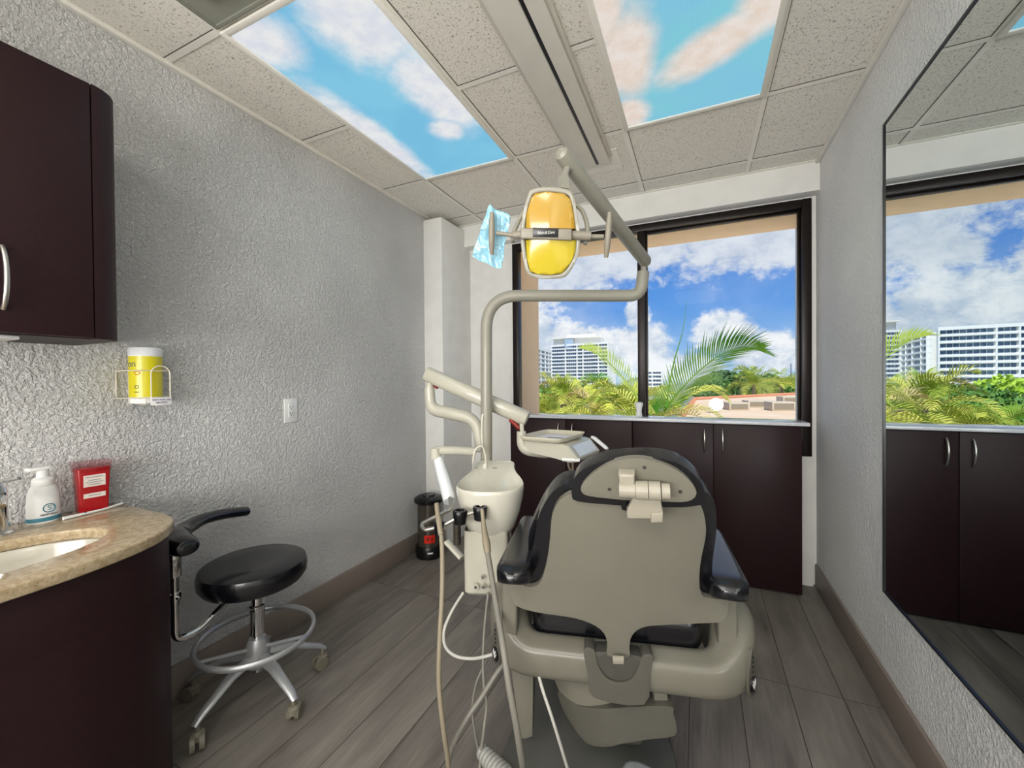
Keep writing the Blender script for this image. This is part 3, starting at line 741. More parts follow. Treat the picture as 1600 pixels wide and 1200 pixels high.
# ================================================================= TRASH CAN
TC = Vector((-1.772, 2.455, 0))
tr = thing('trash_can', 'narrow smoked cylinder bin with black lid and red sticker near the corner column', 'trash can', TC)
SMOKE = mat('smoked_grey_metal', '#5c564e', .22, metal=.55)
obj('bin_body', lathe([(0, 0), (.086, 0), (.090, .01), (.090, .03), (.080, .035), (.080, .392), (0, .392)], 40, TC), SMOKE, tr)
obj('base_ring', lathe([(.0, .001), (.094, .001), (.098, .012), (.096, .075), (.090, .085), (0, .085)], 12, TC), BLACKP, tr)
obj('lid', lathe([(0, .388), (.098, .388), (.104, .398), (.103, .415), (.085, .428), (.050, .432), (.045, .442), (0, .444)], 36, TC), BLACKP, tr)
RS = mat_emit('red_glow_sticker', '#d92a1c', .35)
def arcplate(c, R0, a0, a1, z0, z1, th=.002, n=10):
    bm = bmesh.new(); A = []
    for i in range(n+1):
        a = a0+(a1-a0)*i/n
        A.append([bm.verts.new((c.x+r*math.cos(a), c.y+r*math.sin(a), z)) for r, z in ((R0, z0), (R0, z1), (R0+th, z1), (R0+th, z0))])
    for P_, Q_ in zip(A, A[1:]):
        for k_ in range(4): bm.faces.new((P_[k_], P_[(k_+1) % 4], Q_[(k_+1) % 4], Q_[k_]))
    bm.faces.new(A[0]); bm.faces.new(A[-1]); bmesh.ops.recalc_face_normals(bm, faces=bm.faces[:]); return bm
ac = math.atan2(-TC.y, -TC.x)+.08
st_ = obj('red_sticker', arcplate(TC, .080, ac-.50, ac+.42, .115, .170), mat('red_sticker', '#e02a1a', .35), tr)
obj('sticker_print', join(arcplate(TC, .082, ac-.30, ac-.06, .132, .158, .0006), arcplate(TC, .082, ac+.06, ac+.28, .132, .158, .0006)), mat('dark_red_ink', '#8e140e', .4), st_)
obj('white_label', arcplate(TC, .0975, ac-.20, ac+.18, .045, .056), WHITEP, tr)

# ================================================================= DENTAL CHAIR
HD = math.radians(13.5)
O = Vector((-.235, 1.295, 0))
Fc = Vector((-math.sin(HD), math.cos(HD), 0)); Rc = Vector((math.cos(HD), math.sin(HD), 0)); Zc = Vector((0, 0, 1))
ch = thing('dental_chair', 'cream dental chair with black upholstery seen from behind, facing the window', 'dental chair', O, HD)
def L(u, f, z): return O+Rc*u+Fc*f+Zc*z
TT = math.radians(17)
BV = Zc*math.cos(TT)-Fc*math.sin(TT)
bp = Pl(L(0, -.100, .44), Rc, BV)       # N points to the camera side
if bp.N.dot(Fc) > 0: bp.N = -bp.N
def opx(pl, pts, s, ox, oy): return [pl.px(ox+x/s, oy+y/s) for x, y in pts]
S5, S6 = 3.636, 3.478
out5 = [(470, 345), (520, 340), (600, 340), (760, 350), (900, 352), (1050, 352), (1130, 355), (1180, 366), (1215, 400), (1247, 470), (1262, 560), (1257, 630), (1236, 720), (1224, 800), (1222, 880), (1230, 930), (1252, 965),
        (1300, 985), (1345, 1005), (1395, 1002), (1413, 1010), (1405, 1060), (1385, 1098), (1350, 1113), (1290, 1106), (1200, 1095), (1050, 1085), (940, 1085), (880, 1096), (840, 1122), (818, 1160), (812, 1215), (805, 1265)]
out5b = [(690, 1255), (688, 1200), (680, 1150), (650, 1105), (590, 1070), (500, 1045), (390, 1036), (300, 1034), (210, 1028), (150, 1015), (118, 985), (108, 930), (113, 830), (140, 818), (168, 830), (180, 905), (205, 922), (245, 918), (285, 895), (312, 850), (335, 770), (350, 680), (360, 590), (366, 500), (382, 440), (412, 388)]
ol_ = opx(bp, out5+out5b, S5, 760, 680)
def bdepth(u, v):
    # the shell cups forward at its edges; the shoulders dip behind the headrest
    k_ = max(0, min(1, (v-.10)/.12)); d = -(.012+.030*k_)*min(abs(u)/.26, 1.2)**2.6
    
    return d
def off(pl, w): q = Pl(pl.w(0, 0, w), pl.U, pl.V); return q
def smooth_outline(pts, n=3): return [(p.x, p.y) for p in cr([(a, b, 0) for a, b in pts], n, closed=True)]
obj('back_shell', plate(bp, smooth_outline(ol_, 2), .020, bdepth, .008, 3, .025), SHELLM, ch, ang=55)
# back cushion in front of the shell
cl5 = [(1190, 345), (1235, 312), (1275, 345), (1300, 400), (1306, 500), (1300, 600), (1285, 700), (1280, 800), (1280, 900), (1262, 962), (1235, 960), (1100, 930), (700, 930), (400, 930), (270, 905), (205, 918), (196, 850), (240, 740), (272, 600), (290, 480), (330, 380), (380, 305), (440, 262), (500, 255), (560, 300), (800, 320), (1000, 320)]
obj('back_cushion', plate(bp, smooth_outline(opx(off(bp, -.05), cl5, S5, 760, 680), 2), .070, lambda u, v: -.024-.035*min(abs(u)/.28, 1.3)**2.2, .028, 5, .03), LEATHER, ch, ang=60)
# bolster further forward on the left side of the back
cl6 = [(262, 900), (245, 760), (244, 600), (252, 510), (300, 400), (345, 320), (390, 280), (430, 265), (480, 300), (600, 400), (600, 880)]
obj('side_bolster', plate(bp, smooth_outline(opx(off(bp, -.15), cl6, S5, 760, 680), 2), .05, lambda u, v: -.125, .025, 5, .04), LEATHER, ch, ang=60)
# headrest
hp = Pl(bp.w(0, .0, .025), (Rc+Fc*-.10).normalized(), BV); 
if hp.N.dot(Fc) > 0: hp.N = -hp.N
hr_c = [(500, 300), (498, 230), (530, 170), (600, 125), (700, 92), (860, 80), (1000, 86), (1090, 115), (1160, 165), (1210, 225), (1226, 290), (1222, 330), (1190, 338), (1100, 350), (900, 348), (700, 338), (560, 326), (515, 315)]
obj('headrest_cushion', plate(hp, smooth_outline(opx(off(hp, -.055), hr_c, S5, 760, 680), 2), .055, lambda u, v: -.010, .024, 6, .03), LEATHER, ch, ang=60)
hr_s = [(538, 292), (570, 245), (640, 190), (720, 150), (810, 131), (900, 133), (990, 155), (1080, 195), (1150, 250), (1188, 305), (1190, 335), (1165, 362), (1110, 375), (1000, 372), (850, 368), (700, 355), (590, 342), (548, 325)]
hs = obj('headrest_shell', plate(hp, smooth_outline(opx(hp, hr_s, S5, 760, 680), 2), .020, lambda u, v: .004, .005, 3, .03), SHELLM, ch)
for x, y in ((898, 178), (700, 302), (1100, 315)):
    a_, b_ = hp.px(760+x/S5, 680+y/S5)
    obj('screw_hole', tube([hp.w(a_, b_, .003), hp.w(a_, b_, .0048)], .0045, 16), mat('dark_hole', '#3a3731', .6), hs)
# headrest pivot mechanism
def hpx(x, y, w): a_, b_ = hp.px(760+x/S5, 680+y/S5); return hp.w(a_, b_, w)
MECH = mat('pale_pivot_plastic', '#a59f90', .35)
obj('pivot_bracket', plate(hp, opx(hp, [(752, 180), (842, 185), (845, 295), (765, 300)], S5, 760, 680), .034, lambda u, v: .036, .006, 3, .03), MECH, ch)
for x0_, x1_, r_ in ((758, 846, .019), (848, 916, .0215), (920, 984, .0215), (990, 1036, .018)):
    obj('pivot_drum', tube([hpx(x0_, 272+(x0_-758)*.035, .028), hpx(x1_, 272+(x1_-758)*.035, .028)], r_, 24), MECH, ch)
obj('support_bar', plate(hp, opx(hp, [(848, 300), (980, 306), (1000, 400), (998, 442), (800, 440), (798, 400), (830, 330)], S5, 760, 680), .020, lambda u, v: .026, .004, 3, .03), MECH, ch)
obj('support_latch', plate(hp, opx(hp, [(935, 400), (998, 395), (998, 448), (930, 450)], S5, 760, 680), .016, lambda u, v: .034, .003, 3, .03), MECH, ch)
obj('slot', plate(hp, opx(hp, [(755, 365), (790, 368), (798, 432), (770, 425)], S5, 760, 680), .004, lambda u, v: -.001, 0, 1, .05), BLACKP, ch)
tb = [(753, 294), (813, 296), (811, 324), (755, 322)]
obj('hinge_tab', plate(bp, opx(bp, tb, S6, 740, 930), .012, lambda u, v: .030, .002, 2, .03), MECH, ch)

# arm pads
def pad(near, far, w0, w1, z0, z1, th, side):
    N_ = 24; n_, f_ = Vector(near), Vector(far); ax = (f_-n_); ax.z = 0; ax.normalize(); sd_ = Vector((ax.y, -ax.x, 0))
    def ringf(i):
        t_ = i/(N_-1); e = 1-abs(2*t_-1)**18; c = n_.lerp(f_, t_); w = (w0+(w1-w0)*t_)*(.30+.70*e); h = th*(.45+.55*e)
        z = z0+(z1-z0)*t_
        return [Vector((c.x, c.y, z))+sd_*(w/2*math.copysign(abs(math.cos(a))**.42, math.cos(a)))+Zc*(h/2*math.copysign(abs(math.sin(a))**.5, math.sin(a))-th/2) for a in [2*PI*k_/20 for k_ in range(20)]]
    return sweep(N_, ringf)
obj('arm_pad', pad((-.470, 1.03, 0), (-.608, 1.52, 0), .108, .062, .735, .730, .055, -1), LEATHER, ch, ang=60)
obj('arm_pad', pad((.073, 1.175, 0), (.030, 1.60, 0), .104, .075, .735, .745, .055, 1), LEATHER, ch, ang=60)
# uprights that carry the arm pads
obj('arm_support', plate(Pl(L(-.325, -.06, .52), Rc, Zc), [(-.03, -.05), (.02, -.06), (.028, .16), (-.022, .165)], .05, lambda u, v: 0, .012, 4, .05), SHELLM, ch)
obj('arm_support', plate(Pl(L(.315, -.02, .52), Rc, Zc), [(-.025, -.06), (.03, -.05), (.024, .165), (-.026, .16)], .05, lambda u, v: 0, .012, 4, .05), SHELLM, ch)
# seat cushion and leg rest
def rbox(u0, u1, f0, f1, z0, z1, bev, seg=5):
    b_ = box(u0, u1, f0, f1, z0, z1, bev, seg); return b_
obj('seat_cushion', rbox(-.265, .255, -.025, .52, .425, .560, .05), LEATHER, ch, world=False, ang=60)
obj('leg_rest', rbox(-.21, .21, .53, 1.15, .415, .510, .04), LEATHER, ch, world=False, ang=60)
obj('leg_rest_shell', rbox(-.19, .19, .45, 1.12, .375, .414, .015), SHELLM, ch, world=False)
# wide shell round the seat, built as a section swept round the back
NP = 61
def plan(s):   # s in -1..1 along the back rail, from the left front round to the right front
    W_, Bk, Fr, rc = .420, -.085, .30, .17
    segs = []
    a1 = Fr-(Bk+rc); a2 = PI/2*rc; a3 = 2*(W_-rc); tot = 2*a1+2*a2+a3
    d = (s+1)/2*tot
    if d < a1: return (-W_, Fr-d, -1, 0)
    d -= a1
    if d < a2: a = d/rc; return (-W_+rc-rc*math.cos(a), Bk+rc-rc*math.sin(a), -math.cos(a), -math.sin(a))
    d -= a2
    if d < a3: return (-W_+rc+d, Bk, 0, -1)
    d -= a3
    if d < a2: a = d/rc; return (W_-rc+rc*math.sin(a), Bk+rc-rc*math.cos(a), math.sin(a), -math.cos(a))
    d -= a2
    return (W_, Bk+rc+d, 1, 0)
def shell_ring(i):
    s = -1+2*i/(NP-1); u, f, nu, nf = plan(s)
    lift = .10*max(0, (abs(u)-.26)/.135)**1.6        # the rim climbs towards the sides
    wd = .072+.05*min(1, max(0, (abs(u)-.24)/.12))
    prof_ = [(-wd, .452+lift), (-wd*.6, .440+lift*.9), (-.020, .428+lift*.8), (-.004, .418+lift*.7), (0.0, .395+lift*.3), (-.004, .350), (-.016, .325), (-.045, .310), (-wd, .308), (-wd-.01, .36)]
    return [Vector((u+nu*o_, f+nf*o_, z_+.018)) for o_, z_ in prof_]
obj('seat_shell', sweep(NP, shell_ring), SHELLM, ch, world=False, ang=60, sub=1)
# grey U piece at the centre of the rail
gy = obj('hinge_cover', plate(Pl(L(0, -.092, .394), Rc, Zc), smooth_outline([(-.098, .070), (-.068, .072), (-.058, .03), (-.035, -.005), (0, -.015), (.035, -.002), (.056, .035), (.068, .072), (.096, .072), (.088, .02), (.070, -.070), (-.070, -.068), (-.088, .0)], 3), .05, lambda u, v: 0, .006, 3, .03), DKGREY, ch)
obj('hinge_socket', plate(Pl(L(0, -.088, .424), Rc, Zc), smooth_outline([(-.062, .035), (.062, .035), (.06, .01), (.03, -.035), (-.03, -.035), (-.06, .01)], 3), .05, lambda u, v: 0, .004, 2, .03), mat('dark_socket', '#4b4a44', .5), ch)
# control pads at both ends of the rail
def ctrl(s):
    n_ = Vector((s*math.sin(.85), -math.cos(.85), 0)); u0, f0 = s*.250+n_.x*.168, .085+n_.y*.168; P_ = Pl(L(0, 0, 0)+Rc*(u0+n_.x*.004)+Fc*(f0+n_.y*.004)+Zc*.405, Rc*(-n_.y)+Fc*n_.x, Zc)
    if P_.N.dot(Rc*n_.x+Fc*n_.y) < 0: P_.N = -P_.N
    o_ = smooth_outline([(0, .075), (.012, .05), (.026, .0), (.028, -.035), (.015, -.058), (0, -.063), (-.015, -.058), (-.028, -.035), (-.026, 0), (-.012, .05)], 3)
    c = obj('control_pad', plate(P_, o_, .006, lambda u, v: 0, .002, 2, .05), DKGREY, ch)
    obj('round_button', plate(P_, [(.020*math.cos(a), -.028+.024*math.sin(a)) for a in [2*PI*i/24 for i in range(24)]], .004, lambda u, v: .003, .001, 2, .05), BLACKP, c)
    obj('arrow_mark', join(plate(P_, [(-.010, -.020), (0, -.034), (.010, -.020), (.010, -.026), (0, -.041), (-.010, -.026)], .001, lambda u, v: .0045, 0, 1, .05),
        plate(P_, [(-.008, -.012), (0, -.024), (.008, -.012), (.008, -.016), (0, -.029), (-.008, -.016)], .001, lambda u, v: .0045, 0, 1, .05)), WHITEP, c)
    for i in range(4): obj('small_button', plate(P_, [(.004*math.cos(a), .008+.014*i+.004*math.sin(a)) for a in [2*PI*q/12 for q in range(12)]], .002, lambda u, v: .0015, 0, 1, .05), BLACKP, c)
ctrl(-1); ctrl(1)
# base: lift covers, grey shield, floor plate
lq = Pl(L(0, -.045, .2), Rc, Zc)
if lq.N.dot(Fc) > 0: lq.N = -lq.N
def lo6(pts): return smooth_outline(opx(lq, pts, S6, 740, 930), 3)
obj('lift_cover', plate(lq, lo6([(375, 440), (690, 440), (715, 520), (742, 606), (690, 628), (550, 676), (490, 650), (440, 580), (400, 500)]), .10, lambda u, v: -.01-1.2*max(0, -u-.05)**1.5, .018, 4, .03), SHELLM, ch, ang=60)
obj('lift_cover', plate(lq, opx(lq, [(965, 480), (1045, 480), (1065, 590), (985, 602)], S6, 740, 930), .10, lambda u, v: -.01, .006, 3, .04), SHELLM, ch)
obj('dark_gap_plate', plate(lq, opx(lq, [(680, 460), (985, 460), (1000, 640), (700, 640)], S6, 740, 930), .08, lambda u, v: -.05, .004, 2, .1), BLACKP, ch)  # black plate stands in for the dark gap between the lift covers
obj('base_shield', plate(lq, lo6([(450, 610), (560, 640), (745, 600), (1050, 586), (1080, 630), (1096, 680), (1086, 746), (950, 765), (800, 790), (650, 826), (590, 812), (525, 755), (475, 690)]), .10, lambda u, v: .012-1.0*max(0, -u-.02)**1.4, .012, 4, .03), DKGREY, ch, ang=60)
obj('base_column', rbox(-.10, .10, .10, .40, .02, .33, .03), DKGREY, ch, world=False)
BASEP = mat('grey_painted_base', '#5a5b56', .5)
obj('floor_plate', prism([(-.40, -.30), (-.36, .10), (-.30, .42), (.0, .55), (.16, .50), (.19, .1), (.17, -.2), (.0, -.36), (-.25, -.42)], .0, .018, .006), BASEP, ch, world=False)
obj('floor_foot', prism([(p.x, p.y) for p in cr([(.02, .0, 0), (.13, -.02, 0), (.165, -.15, 0), (.16, -.35, 0), (.06, -.42, 0), (.0, -.2, 0)], 5, True)], .018, .075, .02, 3), mat('pale_blue_grey_paint', '#9aa0a3', .35), ch, world=False)
obj('support_leg', plate(Pl(L(-.300, .03, .16), Rc, Zc), [(-.045, .16), (.035, .16), (.030, -.085), (.002, -.098), (-.012, -.095)], .05, lambda u, v: 0, .008, 3, .06), SHELLM, ch)

# ================================================================= CUSPIDOR UNIT
def dpts(lst): return [atd(x, y, d) for x, y, d in lst]
cu = thing('cuspidor_unit', 'ivory spit bowl on a slim console beside the left chair arm', 'cuspidor', atd(765, 935, 1.50)*1)
BC = at(766, 757, 2, .860)    # bowl centre at rim height
cdir = Vector((-.36, .93, 0)).normalized(); cside = Vector((cdir.y, -cdir.x, 0))
def bowl_out(a):   # guitar-like plan: round in front, waisted behind
    x = math.sin(a); y = math.cos(a)
    rx = .128 if y < 0 else .128-.058*min(1, y*1.1)**1.1; ry = .115 if y < 0 else .185
    return x*rx, y*ry
half = [(0, -.118), (.050, -.112), (.095, -.085), (.124, -.035), (.128, .020), (.116, .070), (.096, .115), (.086, .160), (.084, .205), (.072, .240), (.040, .260)]
outl = half+[(0, .265)]+[(-x, y) for x, y in half[:0:-1]]
bo = [(p.x, p.y) for p in cr([(x, y, 0) for x, y in outl], 4, True)]; NA = len(bo)
def bowl():
    bm = bmesh.new(); rings = []
    lev = [(.42, -.205), (.55, -.195), (.74, -.150), (.88, -.095), (.97, -.045), (1.0, -.014), (.997, -.002), (.975, .002), (.95, -.002), (.92, -.014), (.84, -.034), (.55, -.050), (.1, -.056)]
    for k_, z_ in lev:
        r_ = []
        for x, y in bo:
            yy = .02+(y-.02)*k_; zz = z_; t_ = max(0, min(1, (yy-.02)/.15)); t_ = t_*t_*(3-2*t_)
            if rings and z_ < -.01 and len(rings) > 7: zz = z_*(1-.80*t_)
            q_ = max(0, min(1, (yy-.0)/.22)); zz += .040*q_*q_*(3-2*q_)*(1 if z_ > -.1 else .3)
            if len(rings) < 5 and y > .02: yy = .02+(y-.02)*(k_*.75+.25*k_*k_)
            r_.append(bm.verts.new(BC+cside*(x*k_)+cdir*yy+Zc*zz))
        rings.append(r_)
    for A, B in zip(rings, rings[1:]):
        for k_ in range(NA): bm.faces.new((A[k_], A[(k_+1) % NA], B[(k_+1) % NA], B[k_]))
    bm.faces.new(rings[0]); bm.faces.new(rings[-1]); bmesh.ops.recalc_face_normals(bm, faces=bm.faces[:]); return bm
obj('spit_bowl', bowl(), CUSP, cu, ang=70)
bq = BC+cdir*.10
sp1 = dpts([(739, 722, 1.56), (743, 703, 1.56), (753, 697, 1.56), (758, 710, 1.56), (760, 728, 1.56)])
obj('water_spout', join(tube(cr(sp1, 5), .0045, 10), lathe([(0, 0), (.011, 0), (.010, .010), (.004, .018), (0, .018)], 16, atd(758, 731, 1.56))), IVORY, cu)
obj('cup_filler', tube(cr(dpts([(754, 700, 1.60), (753, 670, 1.60), (754, 650, 1.60), (756, 648, 1.60)]), 4), .005, 10), IVORY, cu)
for x in (744, 773): obj('bowl_hole', lathe([(0, 0), (.009, 0), (.009, .0015), (0, .0015)], 16, atd(x, 731.5, 1.57)), LIGHTG, cu)
# tower
tb0 = atd(762, 935, 1.50); zb_ = tb0.z
def tower():
    c = BC-cside*.012; pr = []
    for z_, w, d in ((zb_, .125, .10), (zb_+.012, .138, .12), (zb_+.16, .138, .13), (zb_+.24, .135, .13), (BC.z-.19, .13, .13), (BC.z-.17, .125, .12)):
        pr.append((z_, w, d))
    def rf(i):
        z_, w, d = pr[i]
        return [Vector((c.x, c.y, z_))+cside*(w/2*math.copysign(abs(math.cos(a))**.25, math.cos(a))*1.2)+cdir*(d/2*math.copysign(abs(math.sin(a))**.25, math.sin(a))*1.1) for a in [2*PI*k_/24 for k_ in range(24)]]
    return sweep(len(pr), rf)
obj('console_tower', tower(), IVORY, cu, ang=40)
tf = BC-cdir*.0735
for x, y, r_ in ((755, 900, .0075), (744, 915, .011), (756, 915, .009), (767, 914, .008)):
    p_ = at(x, y, 1, 0); v_ = ray(x, y); t_ = (tf-CO).dot(cdir)/v_.dot(cdir); p_ = CO+v_*t_
    kb = obj('valve_knob', tube([p_, p_-cdir*.012], r_, 20), IVORY if r_ > .01 else STEEL, cu)
    obj('knob_centre', tube([p_-cdir*.012, p_-cdir*.014], r_*.5, 14), DKGREY, kb)
# arm from the chair to the tower, below
obj('mounting_arm', tube(fillet([Vector((BC.x, BC.y+.02, zb_+.03)), Vector((BC.x+.05, BC.y+.0, zb_-.02)), L(-.30, .12, .36), L(-.22, .16, .34)], .05), .028, 16), IVORY, cu)
obj('lower_bracket', tube(dpts([(698, 846, 1.75), (722, 872, 1.70)]), .018, 12, flat=.6), IVORY, cu)
obj('collector_cup', tube(dpts([(714, 812, 1.72), (714, 850, 1.72)]), .016, 14), SMOKE, cu)
# assistant arm
A1 = fillet(dpts([(742, 706, 1.72), (715, 704, 1.70), (682, 704, 1.68)]), .02)
obj('upper_arm', tube(A1, [.017, .017, .018, .018], 16), HOSEW if False else IVORY, cu)
obj('elbow', tube(dpts([(681, 700, 1.68), (681, 716, 1.68)]), .022, 20), IVORY, cu)
obj('lower_arm', tube(dpts([(684, 716, 1.68), (691, 740, 1.66), (702, 778, 1.60), (703, 783, 1.59)]), [.020, .024, .026, .024], 18), mat('white_enamel_arm', '#dfe3e6', .25, coat=.2), cu)
obj('holder_rail', tube(fillet(dpts([(703, 778, 1.575), (706, 795, 1.53), (690, 803, 1.50), (658, 819, 1.46), (662, 829, 1.44), (690, 822, 1.43), (721, 806, 1.44), (756, 796, 1.46)]), .02, 5), .0075, 12), STEEL, cu)
def holder(x, y, d, w=.026, h=.05):
    c = atd(x, y, d)
    ps = [(w*.55, 0), (w*.78, .004), (w*.95, h*.6), (w, h-.004), (w*.9, h), (w*.6, h), (w*.5, h*.6)]
    bm = lathe(ps+[ps[0]], 18, c-Zc*h*.6, 1, 1, cap=False); return obj('instrument_holder', bm, BLACKP, cu)
holder(686, 824, 1.42, .018, .055); holder(719, 806, 1.43); holder(750, 800, 1.45)
# handpieces held in the holders, each with its hose
def hand(label, pts, rad, hose, hr, col, hm, name='suction_handpiece', cat='suction handpiece'):
    base = atd(*pts[-1]); t = thing(name, label, cat, base)
    obj('handpiece', tube(cr(dpts(pts), 4), rad, 14), col, t); obj('hose', tube(cr(dpts(hose), 8), hr, 12), hm, t)
hand('grey suction handpiece with long beige hose in the leftmost black holder', [(682, 786, 1.40), (683.5, 800, 1.40), (686, 815, 1.40), (688, 830, 1.395), (689.5, 836, 1.39)], [.0075, .008, .0095, .009, .009],
     [(689.5, 836, 1.39), (691, 870, 1.36), (690.5, 930, 1.30), (687, 1000, 1.26), (686, 1070, 1.24), (693, 1140, 1.23), (699, 1180, 1.25), (702, 1215, 1.28)], .0075, HOSEC, HOSEC)
hand('grey suction handpiece with thick hose in the holder nearest the chair arm', [(753, 795, 1.43), (755, 812, 1.42), (757, 830, 1.42), (760, 848, 1.42), (762, 864, 1.41)], [.0068, .0075, .010, .014, .012],
     [(762, 864, 1.41), (768, 900, 1.36), (777, 955, 1.28), (786, 1010, 1.20), (795, 1070, 1.16), (806, 1130, 1.15), (814, 1180, 1.17), (820, 1215, 1.22)], .0095, HOSEC, HOSEG)
# other hoses
def hose(label, pts, r_, m):
    o_ = obj('hose', tube(cr(dpts(pts), 8), r_, 12), m, cu); o_['label'] = label; return o_
hose('pale hose looping from the console underside', [(724, 926, 1.52), (706, 955, 1.48), (694, 985, 1.45), (696, 1010, 1.44), (712, 1025, 1.43), (740, 1029, 1.42), (772, 1022, 1.40), (800, 1015, 1.40)], .0055, HOSEW)
hose('thin grey hose hanging down from the console', [(763, 925, 1.5), (758, 970, 1.46), (755, 1020, 1.42), (756, 1070, 1.38), (760, 1100, 1.36), (756, 1140, 1.33), (751, 1180, 1.32), (749, 1215, 1.30)], .005, HOSEG)
hose('dark grey hose running from under the shell to the floor', [(800, 1020, 1.36), (776, 1052, 1.34), (752, 1090, 1.32), (728, 1125, 1.30), (710, 1160, 1.30), (702, 1185, 1.30), (700, 1215, 1.30)], .0075, HOSEG)
hose('thin hose curving behind the grey ones', [(762, 1030, 1.45), (745, 1065, 1.42), (738, 1105, 1.40), (741, 1140, 1.37), (746, 1165, 1.36), (749, 1180, 1.34)], .004, HOSEG)
hose('thin white hose beside the chair leg', [(838, 1040, 1.28), (847, 1075, 1.25), (862, 1120, 1.23), (876, 1165, 1.24), (890, 1212, 1.27)], .005, HOSEW)
# corrugated cone on the floor
cf = thing('hose_coupling', 'grey corrugated hose coupling lying on the floor below the hoses', 'hose coupling', (-.65, 1.17, 0))
p0_, p1_ = at(752, 1172, 2, .06), at(788, 1215, 2, .05)
obj('ribbed_sleeve', tube([p0_.lerp(p1_, i/16) for i in range(17)], [.020+.012*(i/16)+(.003 if i % 2 else 0) for i in range(17)], 18), mat('pale_grey_ribbed', '#9b9b96', .5), cf)

# ================================================================= DENTAL LIGHT (post, arms, head)
lt = thing('dental_light', 'grey dental operating light with yellow shield on a bent overhead arm', 'dental light', atd(761, 760, 1.74))
PD = 1.85
post = [atd(760, 770, PD+.02), atd(760, 700, PD), atd(760, 520, PD)]
P1 = atd(760, 462, PD); P2 = atd(1001, 462, 1.80); P3 = atd(1005, 425, 1.80)
path = fillet([post[0], P1, P2, P3], .15, 10)
# tighter second bend: build it as its own corner
path = fillet([post[0], P1, (P1+P2)/2], .15, 12)+fillet([(P1+P2)/2+(P2-P1)*.02, P2, P3], .055, 8)
obj('post', tube(path, .0258, 24), LIGHTG, lt)
J = atd(1006, 415, 1.80); J2 = atd(1004, 402, 1.79)
obj('pivot', tube([atd(1005.5, 428, 1.80), atd(1006, 402, 1.79)], .0125, 18), LIGHTG, lt)
E0 = atd(1008, 408, 1.79); E1 = atd(880, 243, 1.30)
armd = (E1-E0).normalized()
obj('balance_arm', tube([E0-armd*.022, E0-armd*.012, E0, E0.lerp(E1, .5), E1-armd*.01, E1+armd*.012, E1+armd*.020], [.014, .022, .0265, .0268, .027, .022, .012], 24), LIGHTG, lt)
for f_, w_ in ((.03, 0), (.93, 0)):
    q_ = E0.lerp(E1, f_); n_ = (CO-q_).normalized(); obj('pivot_screw', tube([q_+n_*.020-Zc*.012, q_+n_*.0275-Zc*.012], .004, 12), DKGREY, lt)
# yoke post down to the head
HC = atd(872, 366, 1.20)
hz = (CO-HC); hz = Vector((hz.x, hz.y, -.25*hz.length)).normalized()       # the head looks at the camera and slightly down
hx = Zc.cross(hz).normalized()*1
LP_ = Pl(HC, hx, hz.cross(hx))
if LP_.N.dot(CO-HC) < 0: LP_.N = -LP_.N
def lp(x, y, w=0.0): a_, b_ = LP_.px(640+x/4, 220+y/4); return LP_.w(a_, b_, w)
obj('drop_tube', join(tube([E1-armd*.03-Zc*.01, atd(880, 285, 1.285)], .0105, 16), tube([atd(880, 276, 1.285), atd(881, 297, 1.28)], .017, 4)), LIGHTG, lt)
obj('hanger', tube(fillet([atd(881, 292, 1.28), atd(878, 315, 1.30), lp(900, 420, -.085), lp(880, 560, -.085)], .03), .012, 12), LIGHTG, lt)
def yoke(s):
    if s > 0: ps = [(1020, 355, -.075), (1085, 420, -.06), (1115, 520, -.04), (1112, 600, -.02), (1098, 645, -.01)]
    else: ps = [(735, 395, -.075), (690, 450, -.06), (655, 535, -.04), (640, 590, -.02), (645, 630, -.01)]
    return tube(cr([lp(*q) for q in ps], 5), .0065, 12)
obj('yoke', join(yoke(1), yoke(-1), tube([lp(735, 395, -.075), lp(880, 370, -.095), lp(1020, 355, -.075)], .0065, 12)), LIGHTG, lt)
ho = [(765, 308), (860, 292), (985, 308), (1028, 355), (1050, 480), (1066, 600), (1060, 690), (1030, 770), (972, 850), (880, 862), (800, 858), (740, 838), (712, 745), (695, 610), (708, 460), (740, 345)]
hou = smooth_outline([LP_.px(640+x/4, 220+y/4) for x, y in ho], 3)
hi = [(782, 334), (860, 322), (970, 336), (1006, 372), (1028, 480), (1040, 600), (1036, 690), (1008, 760), (955, 826), (880, 838), (805, 834), (755, 815), (735, 740), (722, 610), (732, 460), (762, 362)]
hin = smooth_outline([LP_.px(640+x/4, 220+y/4) for x, y in hi], 3)
def ring_plate(pl, a, b, th, w0):
    bm = bmesh.new(); n = len(a); R4 = []
    for i in range(n):
        R4.append([bm.verts.new(pl.w(*p, w)) for p, w in ((a[i], w0-th), (a[i], w0-.002), ((a[i][0]*.9+b[i][0]*.1, a[i][1]*.9+b[i][1]*.1), w0), ((b[i][0]*.9+a[i][0]*.1, b[i][1]*.9+a[i][1]*.1), w0), (b[i], w0-.002), (b[i], w0-th))])
    for i in range(n):
        P_, Q_ = R4[i], R4[(i+1) % n]
        for k_ in range(6): bm.faces.new((P_[k_], P_[(k_+1) % 6], Q_[(k_+1) % 6], Q_[k_]))
    bmesh.ops.recalc_face_normals(bm, faces=bm.faces[:]); return bm
obj('head_rim', ring_plate(LP_, hou, hin, .022, .012), LIGHTG, lt, ang=60)
